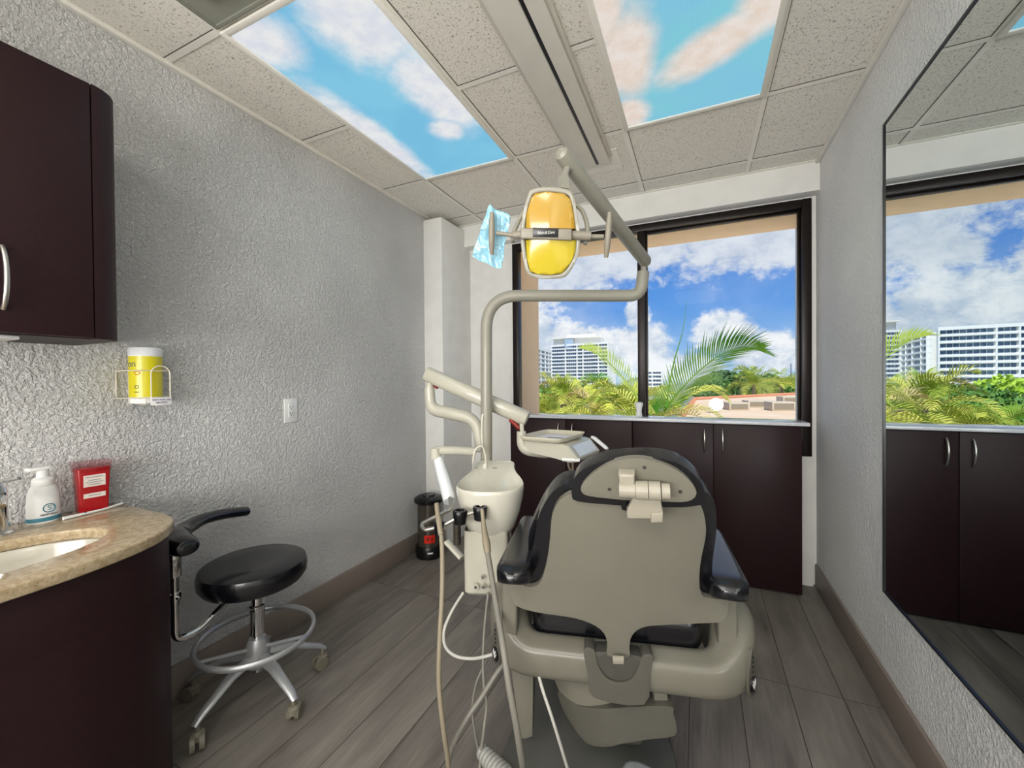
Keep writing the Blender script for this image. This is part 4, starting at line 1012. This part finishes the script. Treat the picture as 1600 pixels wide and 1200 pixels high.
# reflector dish behind
cu_, cv_ = sum(p[0] for p in hin)/len(hin), sum(p[1] for p in hin)/len(hin)
bm = bmesh.new(); rings = []
for k_, w_ in ((1.0, -.008), (.95, -.035), (.80, -.062), (.5, -.078), (.15, -.085)):
    rings.append([bm.verts.new(LP_.w(cu_+(p[0]-cu_)*k_*1.03, cv_+(p[1]-cv_)*k_*1.03, w_)) for p in hin])
for A, B in zip(rings, rings[1:]):
    for q in range(len(A)): bm.faces.new((A[q], A[(q+1) % len(A)], B[(q+1) % len(A)], B[q]))
bm.faces.new(rings[-1]); bmesh.ops.recalc_face_normals(bm, faces=bm.faces[:])
obj('reflector', bm, mat('gold_reflector', '#e0c46a', .25, metal=.3), lt, ang=60)
AMB = mat('amber_shield', '#b89434', .16, coat=.6, var=(14, .5, '#c8962a')); LEM = mat('lemon_shield', '#cdb932', .16, coat=.6, var=(10, .5, '#c8a820'))
up_h = [(783, 334), (860, 322), (970, 336), (1006, 372), (1028, 480), (1034, 552), (728, 548), (732, 460), (762, 362)]
lo_h = [(727, 622), (1041, 618), (1036, 690), (1008, 760), (955, 826), (880, 838), (805, 834), (755, 815), (735, 740)]
dm = lambda u, v: .004+.022*max(0, 1-((u-cu_)/.085)**2)*max(0, 1-((v-cv_)/.145)**2)
obj('yellow_shield', plate(LP_, [LP_.px(640+x/4, 220+y/4) for x, y in up_h], .003, dm, 0, 1, .012), AMB, lt, ang=80)
obj('yellow_shield', plate(LP_, [LP_.px(640+x/4, 220+y/4) for x, y in lo_h], .003, dm, 0, 1, .012), LEM, lt, ang=80)
cbm = mat('warm_grey_bar', '#8e887a', .4)
obj('cross_bar', plate(LP_, [LP_.px(640+x/4, 220+y/4) for x, y in ((700, 552), (1012, 558), (1012, 628), (700, 618))], .022, lambda u, v: .038, .004, 3, .03), cbm, lt)
bd = obj('name_badge', plate(LP_, [LP_.px(640+x/4, 220+y/4) for x, y in ((776, 550), (931, 556), (928, 610), (775, 607))], .003, lambda u, v: .0405, .001, 2, .05), BLACKP, lt)
bmx = LP_.mx(); bmx.translation = lp(853, 581, .0408); 
text('badge_lettering', 'Pelton & Crane', .011, mat('silver_ink', '#d8d8d0', .3), bd, bmx, .0003, width=.050, shear=.35)
def handle(a, b, c0, c1, wd):
    t1 = tube([lp(*a, .010), lp(*b, .010)], .0065, 12); 
    t2 = tube([lp(c0[0], c0[1], .012), lp((c0[0]*.75+c1[0]*.25), c0[1]*.75+c1[1]*.25, .018), lp((c0[0]+c1[0])/2, (c0[1]+c1[1])/2, .020), lp((c0[0]*.25+c1[0]*.75), c0[1]*.25+c1[1]*.75, .018), lp(c1[0], c1[1], .012)], [.006, .0085, .009, .0085, .006], 14, flat=1)
    return join(t1, t2)
obj('handle', join(handle((705, 600), (545, 578), (520, 450), (518, 712), 0), tube([lp(700, 590, .012), lp(655, 592, .012)], .012, 12)), cbm, lt)
obj('handle', join(handle((1010, 600), (1210, 600), (1247, 452), (1225, 730), 0), tube([lp(1000, 592, .012), lp(1130, 598, .012)], .013, 12)), cbm, lt)
# blue plastic sleeve hanging on the left handle
BLUE = bpy.data.materials.new('blue_plastic_film'); BLUE.use_nodes = True; tb_ = NT(BLUE.node_tree); b_ = tb_.n['Principled BSDF']
tcc = tb_.a('ShaderNodeTexCoord'); nb = tb_.noise(tcc.outputs['Object'], 30, 4)
tb_.ln(tb_.mix(nb, lin('#7cc3e0'), lin('#b6e2f0')), b_.inputs['Base Color']); b_.inputs['Roughness'].default_value = .12; b_.inputs['Alpha'].default_value = .82
b_.inputs['Coat Weight'].default_value = .6
sl = thing('plastic_sleeve', 'crumpled light-blue plastic sleeve over the left handle of the light', 'plastic sleeve', lp(500, 800, -.01))
so = [(498, 392), (530, 425), (580, 440), (628, 468), (612, 560), (590, 660), (568, 800), (480, 765), (388, 722), (420, 610), (455, 500), (480, 430)]
SLP = Pl(lp(510, 580, 0), hx, LP_.V)
if SLP.N.dot(LP_.N) < 0: SLP.N = -SLP.N
so_ = [SLP.px(640+x/4, 220+y/4) for x, y in so]
obj('film', plate(SLP, smooth_outline(so_, 2), .0015, lambda u, v: -.012+.010*noise.noise(Vector((u*70, v*25, 0)))+.006*noise.noise(Vector((u*180, v*90, 3))), 0, 1, .006), BLUE, sl, ang=80)

# ================================================================= DELIVERY UNIT
dl = thing('delivery_unit', 'ivory instrument delivery arm and console floating left of the chair head', 'delivery unit', atd(755, 740, 1.80))
obj('lower_arm', tube(fillet(dpts([(752, 705, 1.90), (745, 655, 1.94), (700, 645, 1.98), (673, 640, 2.01), (671, 606, 2.01)]), .07, 8), [.026, .028, .030, .030, .030, .024], 20), IVORY, dl)
obj('arm_knuckle', tube(dpts([(671, 612, 2.01), (671, 598, 2.01)]), [.022, .016], 18), IVORY, dl)
d0_, d1_ = atd(666, 584, 2.02), atd(824, 655, 1.91)
dd = (d1_-d0_).normalized()
sdv = dd.cross(Zc).normalized(); upv = sdv.cross(dd)
def armring(i):
    t_ = [0, .004, .01, .5, .99, .996, 1.0][i]; k_ = [.80, .95, 1, 1, 1, .95, .80][i]; c = d0_.lerp(d1_, t_)
    return [c+sdv*(.034*k_*math.copysign(abs(math.cos(a))**.8, math.cos(a)))+upv*(.036*k_*math.copysign(abs(math.sin(a))**.75, math.sin(a))) for a in [2*PI*q/28 for q in range(28)]]
obj('spring_arm', sweep(7, armring), IVORY, dl, ang=40)
obj('red_linkage', join(tube(dpts([(675, 600, 2.02), (684, 606, 2.01)]), .008, 10), tube(dpts([(797, 655, 1.91), (812, 670, 1.89)]), .010, 10)), REDP, dl)
obj('arm_neck', tube(dpts([(815, 662, 1.86), (816, 678, 1.86)]), .010, 14), IVORY, dl)
obj('console_elbow', tube(fillet(dpts([(814.5, 674, 1.86), (815, 702, 1.86), (850, 707, 1.86), (870, 709, 1.86)]), .07, 8), [.021, .023, .026, .024, .02], 20), IVORY, dl)
# console head: a wedge
ang_d = math.radians(-8)
hc = atd(876, 694, 1.86); Fx = Vector((math.cos(ang_d), math.sin(ang_d), 0)); Fy = Vector((-math.sin(ang_d), math.cos(ang_d), 0))
def con(u, f, z): return hc+Fx*u+Fy*f+Zc*z
def conring(i):
    f = [-.10, -.095, .155, .16][i]; s_ = [.94, 1, 1, .94][i]
    pr = [(-.165, .004), (-.14, .020), (.055, .018), (.080, .012), (.125, -.040), (.122, -.052), (.090, -.060), (.02, -.048), (-.10, -.035), (-.16, -.024)]
    return [con(u*s_, f, z*s_) for u, z in pr]
obj('console_head', sweep(4, conring), IVORY, dl, ang=30)
a_, b_, c_, d_ = con(.088, -.07, .0085), con(.123, -.07, -.034), con(.123, .13, -.034), con(.088, .13, .0085)
bm = bmesh.new(); nn_ = (b_-a_).cross(d_-a_).normalized(); nn_ = nn_ if nn_.z > 0 else -nn_
q1 = [bm.verts.new(p+nn_*.0012) for p in (a_, b_, c_, d_)]; q2 = [bm.verts.new(p) for p in (a_, b_, c_, d_)]
bm.faces.new(q1); bm.faces.new(q2[::-1])
for i in range(4): bm.faces.new((q1[i], q1[(i+1) % 4], q2[(i+1) % 4], q2[i]))
bmesh.ops.recalc_face_normals(bm, faces=bm.faces[:])
obj('control_strip', bm, mat('pale_control_film', '#dfe6ee', .15, coat=.4), dl)
hb = join(tube([con(.080, .168, .018), con(.095, .170, .012), con(.150, .170, -.028), con(.160, .168, -.034)], [.010, .015, .014, .009], 14, flat=.6))
obj('side_handle', hb, WHITEP, dl)
obj('console_hoses', join(tube(cr(dpts([(887, 715, 1.82), (889, 730, 1.84), (897, 748, 1.86), (900, 790, 1.88)]), 5), .005, 8), tube(cr(dpts([(894, 715, 1.82), (895, 735, 1.84), (893, 760, 1.86), (893, 790, 1.9)]), 5), .005, 8)), HOSEC, dl)
obj('instrument_rest', tube([con(.06, -.11, -.045), con(.13, -.09, -.045)], .007, 8), WHITEP, dl)
ty = thing('instrument_tray', 'cream instrument tray with a white paper resting on the delivery console', 'tray', con(-.02, .02, .02))
def trayring():
    bm = bmesh.new(); pr = [(.0, .0, .0), (.88, .88, .0), (.93, .93, .004), (1, 1, .018), (1.01, 1.01, .0185), (1.01, 1.01, .015), (.94, .94, .000), (.90, .9, -.002), (0, 0, -.002)]
    rings = []
    for a, b, z in pr:
        r_ = []
        for q in range(40):
            an = 2*PI*q/40; cx_, sy_ = math.cos(an), math.sin(an)
            kx = math.copysign(abs(cx_)**.28, cx_); ky = math.copysign(abs(sy_)**.28, sy_)
            r_.append(bm.verts.new(con(-.045+.108*a*kx, .015+.145*b*ky, .024+z)))
        rings.append(r_)
    for A, B in zip(rings, rings[1:]):
        for q in range(40): bm.faces.new((A[q], A[(q+1) % 40], B[(q+1) % 40], B[q]))
    bmesh.ops.remove_doubles(bm, verts=bm.verts[:], dist=1e-6); bmesh.ops.recalc_face_normals(bm, faces=bm.faces[:]); return bm
obj('tray_body', trayring(), mat('cream_tray_plastic', '#d8d2bd', .3), ty, ang=50)
bm = box(-.115, .015, -.10, .11, .0245, .0262); 
for v in bm.verts: v.co = con(v.co.x, v.co.y, v.co.z)
obj('tray_paper', bm, mat('white_paper', '#f0eff2', .6), ty)
bm = box(-.06, .03, -.012, .002, .0265, .029, .001)
for v in bm.verts: v.co = con(v.co.x, v.co.y, v.co.z)
obj('pouch', bm, mat('grey_pouch', '#8d8f9a', .4), ty)

# ================================================================= OUTSIDE
SL = 1.258
def mir(x, y, Y):      # where a thing seen in the mirror really stands
    v = ray(x, y); v = Vector((-v.x, v.y, v.z)); c = Vector((2*WR, 0, SL)); return c+v*(Y/v.y)
GZ = -11.0
GROUND = mat('distant_ground', '#7d8a70', .9, var=(.05, .8, '#a2a08c'))
g = struct('ground', box(-400, 400, 6, 900, GZ-.5, GZ), GROUND)
struct('bounce_paving', box(-60, 60, 3.7, 125, GZ, GZ+.05), mat('bounce_paving_concrete', '#eae4d8', .9, var=(.3, .4, '#d8d0c2')))  # pale slab added to bounce sunlight up to the soffit, mostly unseen
BW = mat('white_building_paint', '#f4f2ec', .8, var=(.2, .3, '#dfe6ee')); BD = mat('building_window_glass', '#4c617a', .25, var=(.6, .8, '#8aa0b4')); BS = mat('building_slab_edge', '#fbfbf8', .8)
BC2 = mat('cream_building_paint', '#f2efe4', .8); BLN = mat('balcony_blue_shade', '#a9bfd4', .7)
def facade(parent, P0, P1, z0, z1, nf, bays, depth):
    """wall between two ground points with floors x bays windows; outer face towards the room"""
    P0, P1 = Vector((P0[0], P0[1], 0)), Vector((P1[0], P1[1], 0)); X = (P1-P0); W = X.length; X.normalize(); Nn = Vector((X.y, -X.x, 0))
    if Nn.dot(Vector((0, 0, 0))-P0) < 0: Nn = -Nn
    def fb(a0, a1, o0, o1, b0, b1):
        bm = box(0, 1, 0, 1, 0, 1)
        for v in bm.verts:
            s, t_, z = v.co; v.co = P0+X*(a0+(a1-a0)*s)+Nn*(o0+(o1-o0)*t_)+Vector((0, 0, b0+(b1-b0)*z))
        return bm
    obj('wall', fb(0, W, -depth, 0, z0, z1), BW, parent)
    fh = (z1-z0)/nf
    obj('floor_slabs', join(*[fb(-.3, W+.3, -.1, 1.2, z0+i*fh-.25, z0+i*fh+.5) for i in range(1, nf)]+[fb(-.3, W+.3, -.1, 1.2, z1-.5, z1+.9)]), BS, parent)
    edges = [0]+[sum(bays[:i+1])/sum(bays)*W for i in range(len(bays))]
    obj('divider_walls', join(*[fb(e-.25, e+.25, 0, 1.25, z0, z1+.6) for e in edges]), BS, parent)
    base = {}
    for j in range(len(bays)):
        w_ = edges[j+1]-edges[j]
        for i in range(nf):
            key = j
            if key not in base:
                n = max(2, int(w_/2.0)); pr_ = []
                for q in range(n):
                    a0 = edges[j]+.5+(w_-1.0)*q/n; pr_.append(fb(a0+.15, a0+(w_-1.0)/n-.15, .0, .12, z0+i*fh+.95, z0+(i+1)*fh-.45))
                o_ = obj('window', join(*pr_), BD, parent); base[key] = (o_, i)
            else:
                o_ = base[key][0].copy(); C.objects.link(o_); o_.parent = parent; o_.location = (0, 0, (i-base[key][1])*fh)
# long block seen in the mirror
t = thing('apartment_building', 'long white apartment block with rows of dark windows, seen in the wall mirror', 'building', (-66, 150, GZ))
a = mir(1466, 515, 240)
facade(t, (a.x, a.y), (a.x-54, a.y-9), GZ, a.z, 11, [8, 3, 5, 3, 7], 3)
t = thing('apartment_building', 'receding white wing with balconies, at the far left edge of the window view', 'building', (-54, 160, GZ))
a2 = mir(1412, 530, 282)
facade(t, (a2.x, a2.y), (a.x+1.0, a.y+4.5), GZ, a.z-.6, 11, [3, 4, 5, 3], 8)
# tall block left in the window
t = thing('apartment_building', 'tall white high-rise behind the left window pane with a penthouse level', 'building', (-60, 230, GZ))
p, q = at(862, 540, 1, 320), at(950, 545, 1, 312)
facade(t, (p.x, p.y), (q.x, q.y), GZ, at(900, 539, 1, 316).z, 14, [5, 4, 2, 5, 3], 16)
z_ = at(900, 539, 1, 316).z; c_ = (p+q)/2
obj('penthouse', join(box(p.x+1, q.x-8, 322, 336, z_, z_+6), box(p.x+12, q.x-12, 324, 336, z_+6, z_+9), box(p.x+.2, q.x-6, 318.8, 322, z_+5.8, z_+6.8)), BC2, t)
obj('stair_window', box(p.x+12, p.x+18, 316.5, 321, z_-2, z_+5), BLN, t)
t = thing('apartment_building', 'small distant white tower just right of the window mullion', 'building', (-30, 330, GZ))
p, q = at(1008, 580, 1, 330), at(1034, 581, 1, 330)
facade(t, (p.x, p.y), (q.x, q.y), GZ, at(1020, 580, 1, 330).z, 6, [3, 4], 10)

# palms and trees
GRN = mat('palm_leaf_green', '#528f2c', .75, spec=.15, var=(1.5, .8, '#93bd42')); YGR = mat('palm_leaf_yellow_green', '#b9c04c', .75, spec=.15, var=(2, .7, '#d2c868'))
MGR = mat('palm_leaf_mid_green', '#7f9c33', .75, spec=.15, var=(1.5, .7, '#b9bf52')); TRK = mat('palm_trunk', '#8f7f66', .9, bump=(20, .02)); OLV = mat('palm_leaf_straw', '#cdb878', .6, var=(2, .6, '#a9a04e'))
def frond(pts, length, dens, width, droop, seedv, wid0=.02, twist=0.0):
    """rachis through pts with paired thin leaflets"""
    rnd = random.Random(seedv); P = cr(pts, 8); N = len(P)
    bm = tube(P, [wid0, wid0*.8, wid0*.4, wid0*.15], 6)
    for i in range(dens):
        t_ = (i+.5)/dens; idx = min(int(t_*(N-1)), N-2); fr_ = t_*(N-1)-idx; c = P[idx].lerp(P[idx+1], fr_); T = (P[idx+1]-P[idx]).normalized()
        side = T.cross(Vector((0, 0, 1)))
        side = side.normalized() if side.length > .1 else Vector((1, 0, 0)); upn = side.cross(T)
        Lf = length*(math.sin(PI*min(1, .18+t_*.80))**.7)*(.85+.3*rnd.random())
        for s in (-1, 1):
            d = (side*s*(.75-.4*twist)+T*(.55+.5*t_)+upn*((.42+.25*rnd.random())*(1-twist)+twist*(.15+s*.62))).normalized(); m_ = c+d*Lf*.5; e = c+d*Lf-Vector((0, 0, droop*Lf))+T*.1*Lf
            wv = T*width*.5
            a0, a1 = bm.verts.new(c-wv*.5), bm.verts.new(c+wv*.5); b0, b1 = bm.verts.new(m_-wv), bm.verts.new(m_+wv); c0 = bm.verts.new(e)
            bm.faces.new((a0, a1, b1, b0)); bm.faces.new((b0, b1, c0))
    return bm
def palm(label, crown, fronds, n_rand, R, mats, seedv, leaf=.5, trunk_r=.16, dens=34, width=.04, group=None, el0=-.3, el1=1.1):
    t = thing('palm_tree', label, 'palm tree', (crown.x, crown.y, GZ), 0, group); rnd = random.Random(seedv)
    obj('trunk', tube([Vector((crown.x+.2, crown.y+.2, GZ)), Vector((crown.x+.1, crown.y+.1, (GZ+crown.z)/2)), crown], [trunk_r*1.2, trunk_r, trunk_r*.9], 12), TRK, t)
    for i, f in enumerate(fronds):
        obj('frond', frond(f[0], f[1], f[2], f[3], f[4], seedv*31+i, .022, f[6] if len(f) > 6 else 0.0), f[5], t, ang=180)
    for i in range(n_rand):
        a = 2*PI*i/n_rand+rnd.random()*.5; e = el0+(el1-el0)*rnd.random(); r_ = R*(.8+.4*rnd.random())
        d = Vector((math.cos(a)*math.cos(e), math.sin(a)*math.cos(e), math.sin(e)))
        pts = [crown, crown+d*r_*.4, crown+d*r_*.75-Vector((0, 0, .10*r_)), crown+d*r_-Vector((0, 0, .34*r_))]
        obj('frond', frond(pts, leaf*(.8+.4*rnd.random()), dens, width, .25, seedv*77+i, .02), mats[i % len(mats)], t, ang=180)
Yp = 10.4
def W(x, y, Y=Yp): return at(x, y, 1, Y)
crown = W(1022, 655)
palm('large palm close outside the window with a tall arching green frond', crown, [
    ([W(1030, 655), W(1062, 610, 10.2), W(1110, 565, 9.9), W(1155, 543, 9.7), W(1192, 545, 9.5)], .82, 62, .048, .10, GRN, .8),
    ([W(1015, 655), W(985, 605, 10.4), W(950, 565, 10.5), W(925, 548, 10.5), W(908, 545, 10.5)], .50, 50, .042, .12, MGR, .6),
    ([W(1040, 640, 10.3), W(1052, 570, 10.3), W(1066, 520, 10.3), W(1073, 471, 10.3)], .015, 6, .01, .0, GRN),
    ([W(1040, 650), W(1075, 620, 10.8), W(1110, 610, 11), W(1135, 625, 11)], .5, 30, .04, .5, YGR),
    ([W(1005, 650), W(975, 620, 11), W(945, 612, 11), W(915, 630, 11)], .5, 30, .04, .5, YGR)], 14, 1.5, [OLV, YGR, MGR], 3, .5, .2, 26, .035, el0=-.6, el1=.35)
def lowpalm(label, x, y, Y, R, mats, sd, group, n=14, leaf=.55, mirrored=False, el0=-.2, el1=1.0):
    c = mir(x, y, Y) if mirrored else W(x, y, Y)
    palm(label, c, [], n, R, mats, sd, leaf, .16, 22, .07, group, el0, el1)
lowpalm('bushy yellow-green palm in front of the low block at the left window edge', 880, 628, 19, 2.0, [MGR, YGR], 11, None, 18, .7)
lowpalm('pale yellow-green palm below the left frond of the large palm', 935, 652, 15, 2.0, [YGR, OLV], 12, None, 16, .7)
lowpalm('mid-green palm behind the left frond of the large palm', 955, 618, 24, 2.2, [MGR, GRN], 13, None, 16, .8)
lowpalm('yellow-green palm whose fronds fill the view just left of the mullion', 985, 640, 13, 1.5, [YGR, MGR], 14, None, 16, .6)
lowpalm('small fan-crowned palm beyond the terracotta roof edge', 1178, 600, 44, 2.6, [MGR, YGR], 15, None, 18, 1.2)
lowpalm('rightmost small palm beyond the terracotta roof near the window frame', 1221, 603, 48, 2.5, [MGR, YGR], 16, None, 18, 1.2)
lowpalm('palm with pale fronds seen in the mirror at its lower left', 1405, 642, 20, 2.2, [YGR, MGR, OLV], 17, None, 20, .9, True)
lowpalm('palm with thin pale stems low in the mirror in front of the long block', 1500, 672, 24, 1.7, [MGR, YGR], 18, None, 18, .9, True)
lowpalm('palm at the lower right of the mirror view', 1560, 674, 26, 1.9, [MGR, GRN], 19, None, 18, 1.0, True)
lowpalm('low palm in the mirror between the street lamp and the long block', 1455, 668, 30, 2.0, [YGR, MGR], 20, None, 18, 1.0, True)
def tree(label, c, r, m, sd, group=None, squash=.7):
    t = thing('leafy_tree', label, 'tree', (c.x, c.y, GZ), 0, group); rnd = random.Random(sd)
    obj('trunk', tube([Vector((c.x, c.y, GZ)), Vector((c.x, c.y, c.z))], [.3, .2], 8), TRK, t)
    bm = bmesh.new()
    for i in range(1500):
        u = rnd.uniform(-1, 1); a = rnd.uniform(0, 2*PI); rr_ = r*rnd.uniform(.75, 1.05); s = math.sqrt(1-u*u)
        p = c+Vector((rr_*s*math.cos(a), rr_*s*math.sin(a), rr_*u*squash))*(1+.18*noise.noise(Vector((s*math.cos(a)*3, s*math.sin(a)*3, u*3+sd))))
        x = Vector((rnd.uniform(-1, 1), rnd.uniform(-1, 1), rnd.uniform(-1, 1))).normalized(); y = x.cross(Vector((rnd.uniform(-1, 1), rnd.uniform(-1, 1), rnd.uniform(-1, 1)))).normalized()
        k_ = r*.11; vs = [bm.verts.new(p+x*k_*dx+y*k_*.5*dy) for dx, dy in ((-1, 0), (0, -1), (1, 0), (0, 1))]; bm.faces.new(vs)
    obj('foliage', bm, m, t, ang=180)
TG = mat('tree_leaf_green', '#5b8a3a', .7, var=(.8, .7, '#83a84c')); TD = mat('tree_leaf_dark', '#41683a', .7, var=(.8, .7, '#5c8446')); TY = mat('tree_leaf_lime', '#a9cc3a', .7, var=(1, .6, '#c8dc58'))
for i, (x, y, Y, r, m_, lb) in enumerate([(1135, 606, 60, 3.0, TD, 'dark green tree behind the arching frond tip'), (1158, 604, 66, 2.6, TD, 'dark green tree right of the arching frond, behind the small palm'),
      (1200, 606, 62, 2.4, TG, 'green tree between the two small palms beyond the roof'), (1240, 610, 70, 2.6, TG, 'green tree beyond the roof against the right window frame'), (1110, 608, 56, 2.2, TG, 'green tree glimpsed through the arching frond')]):
    tree(lb, W(x, y, Y), r, m_, 40+i)
tree('bright lime tree low in the mirror in front of the long block', mir(1572, 625, 60), 3.4, TY, 51)
tree('dull green tree in the mirror under the long block, beside the lime tree', mir(1530, 645, 52), 3.2, TG, 52)
tree('green tree in the mirror beside the street lamp', mir(1468, 648, 50), 3.6, TG, 53)
sl_ = thing('street_lamp', 'thin grey street lamp standing before the white block in the mirror', 'street lamp', mir(1459, 650, 60))
e0, e1, e2, e3 = mir(1459, 655, 60), mir(1459, 600, 60), mir(1461, 592, 60), mir(1468, 590, 60)
obj('pole', tube([e0+Vector((0, 0, -8)), e0, e1, e2, e3], .09, 8), mat('lamp_grey', '#6f7880', .5), sl_)
obj('lamp_head', tube([e3, e3+(e3-e2)*.4-Vector((0, 0, .15))], [.12, .2], 8), mat('lamp_grey', '#6f7880', .5), sl_)
# terracotta-edged roof
RZ_ = W(1170, 622, 22).z
def rp(x, y, z): p = at(x, y, 2, z); return (p.x, p.y)
rf = thing('terracotta_roof', 'low flat roof with pale orange surface and terracotta edge outside to the right', 'roof', (1.5, 18, GZ))
ROOF = mat('pale_orange_roof', '#e2c9a8', .8, var=(1, .5, '#d8b892')); TERR = mat('terracotta_tile', '#cf8a62', .8, bump=(12, .02));  # pale orange is the roof surface's own colour
zr = -.25
A_ = [rp(1085, 625, zr), rp(1250, 611, zr), rp(1262, 660, zr), rp(1060, 660, zr)]
A_ = [A_[0], (A_[1][0]+9, A_[1][1]+5), (A_[2][0]+9, A_[2][1]), A_[3]]
obj('roof_slab', prism(A_, zr-1.2, zr), ROOF, rf)
obj('walls', prism([(x_*.98, y_*.99) for x_, y_ in A_], GZ, zr-1.2), PEACH, rf)
e = [Vector((x_, y_, zr+.06)) for x_, y_ in (A_[3], A_[0], A_[1])]
obj('tile_edge', tube(e, .14, 8), TERR, rf)
z2 = zr
def on_roof(x, y): p = at(x, y, 2, zr); return p
CONC = mat('rooftop_concrete', '#c9bda6', .8)
for i, (x, y, w_, h_, lb) in enumerate([(1150, 640, .9, .35, 'leftmost pale grey rooftop unit, beside the white dish'), (1185, 636, 1.3, .35, 'long pale grey rooftop unit in the middle of the roof'), (1218, 641, 1.0, .4, 'rooftop unit at the front right of the roof'), (1238, 630, 1.4, .4, 'rooftop unit at the back right, near the window frame')]):
    p_ = on_roof(x, y); t = thing('rooftop_unit', lb, 'rooftop unit', p_, .3)
    obj('housing', box(-w_/2, w_/2, -.4, .4, 0, h_, .03), CONC, t, world=False)
    obj('grille', box(-w_/2+.08, w_/2-.08, -.41, -.40, .06, h_-.06), mat('unit_grille', '#8f8674', .7), t, world=False)
p_ = on_roof(1119, 645); t = thing('satellite_dish', 'white round satellite dish on the roof outside', 'satellite dish', p_)
bm = lathe([(0, 0), (.15, .02), (.28, .07), (.29, .075), (.28, .085), (.15, .04), (0, .02)], 28); bm.transform(Matrix.Rotation(math.radians(75), 4, 'X'))
bm.transform(Matrix.Translation((0, 0, .35))); obj('dish', bm, WHITEP, t, world=False)
obj('mast', tube([(0, .02, 0), (0, .02, .35)], .02, 8), CONC, t, world=False)
ta = thing('radio_mast', 'thin distant mast rising above the horizon at the right of the window', 'mast', W(1236, 612, 150))
obj('pole', tube([W(1236, 640, 150), W(1236, 568, 150)], [.25, .15], 6), mat('mast_grey', '#7c8794', .6), ta)
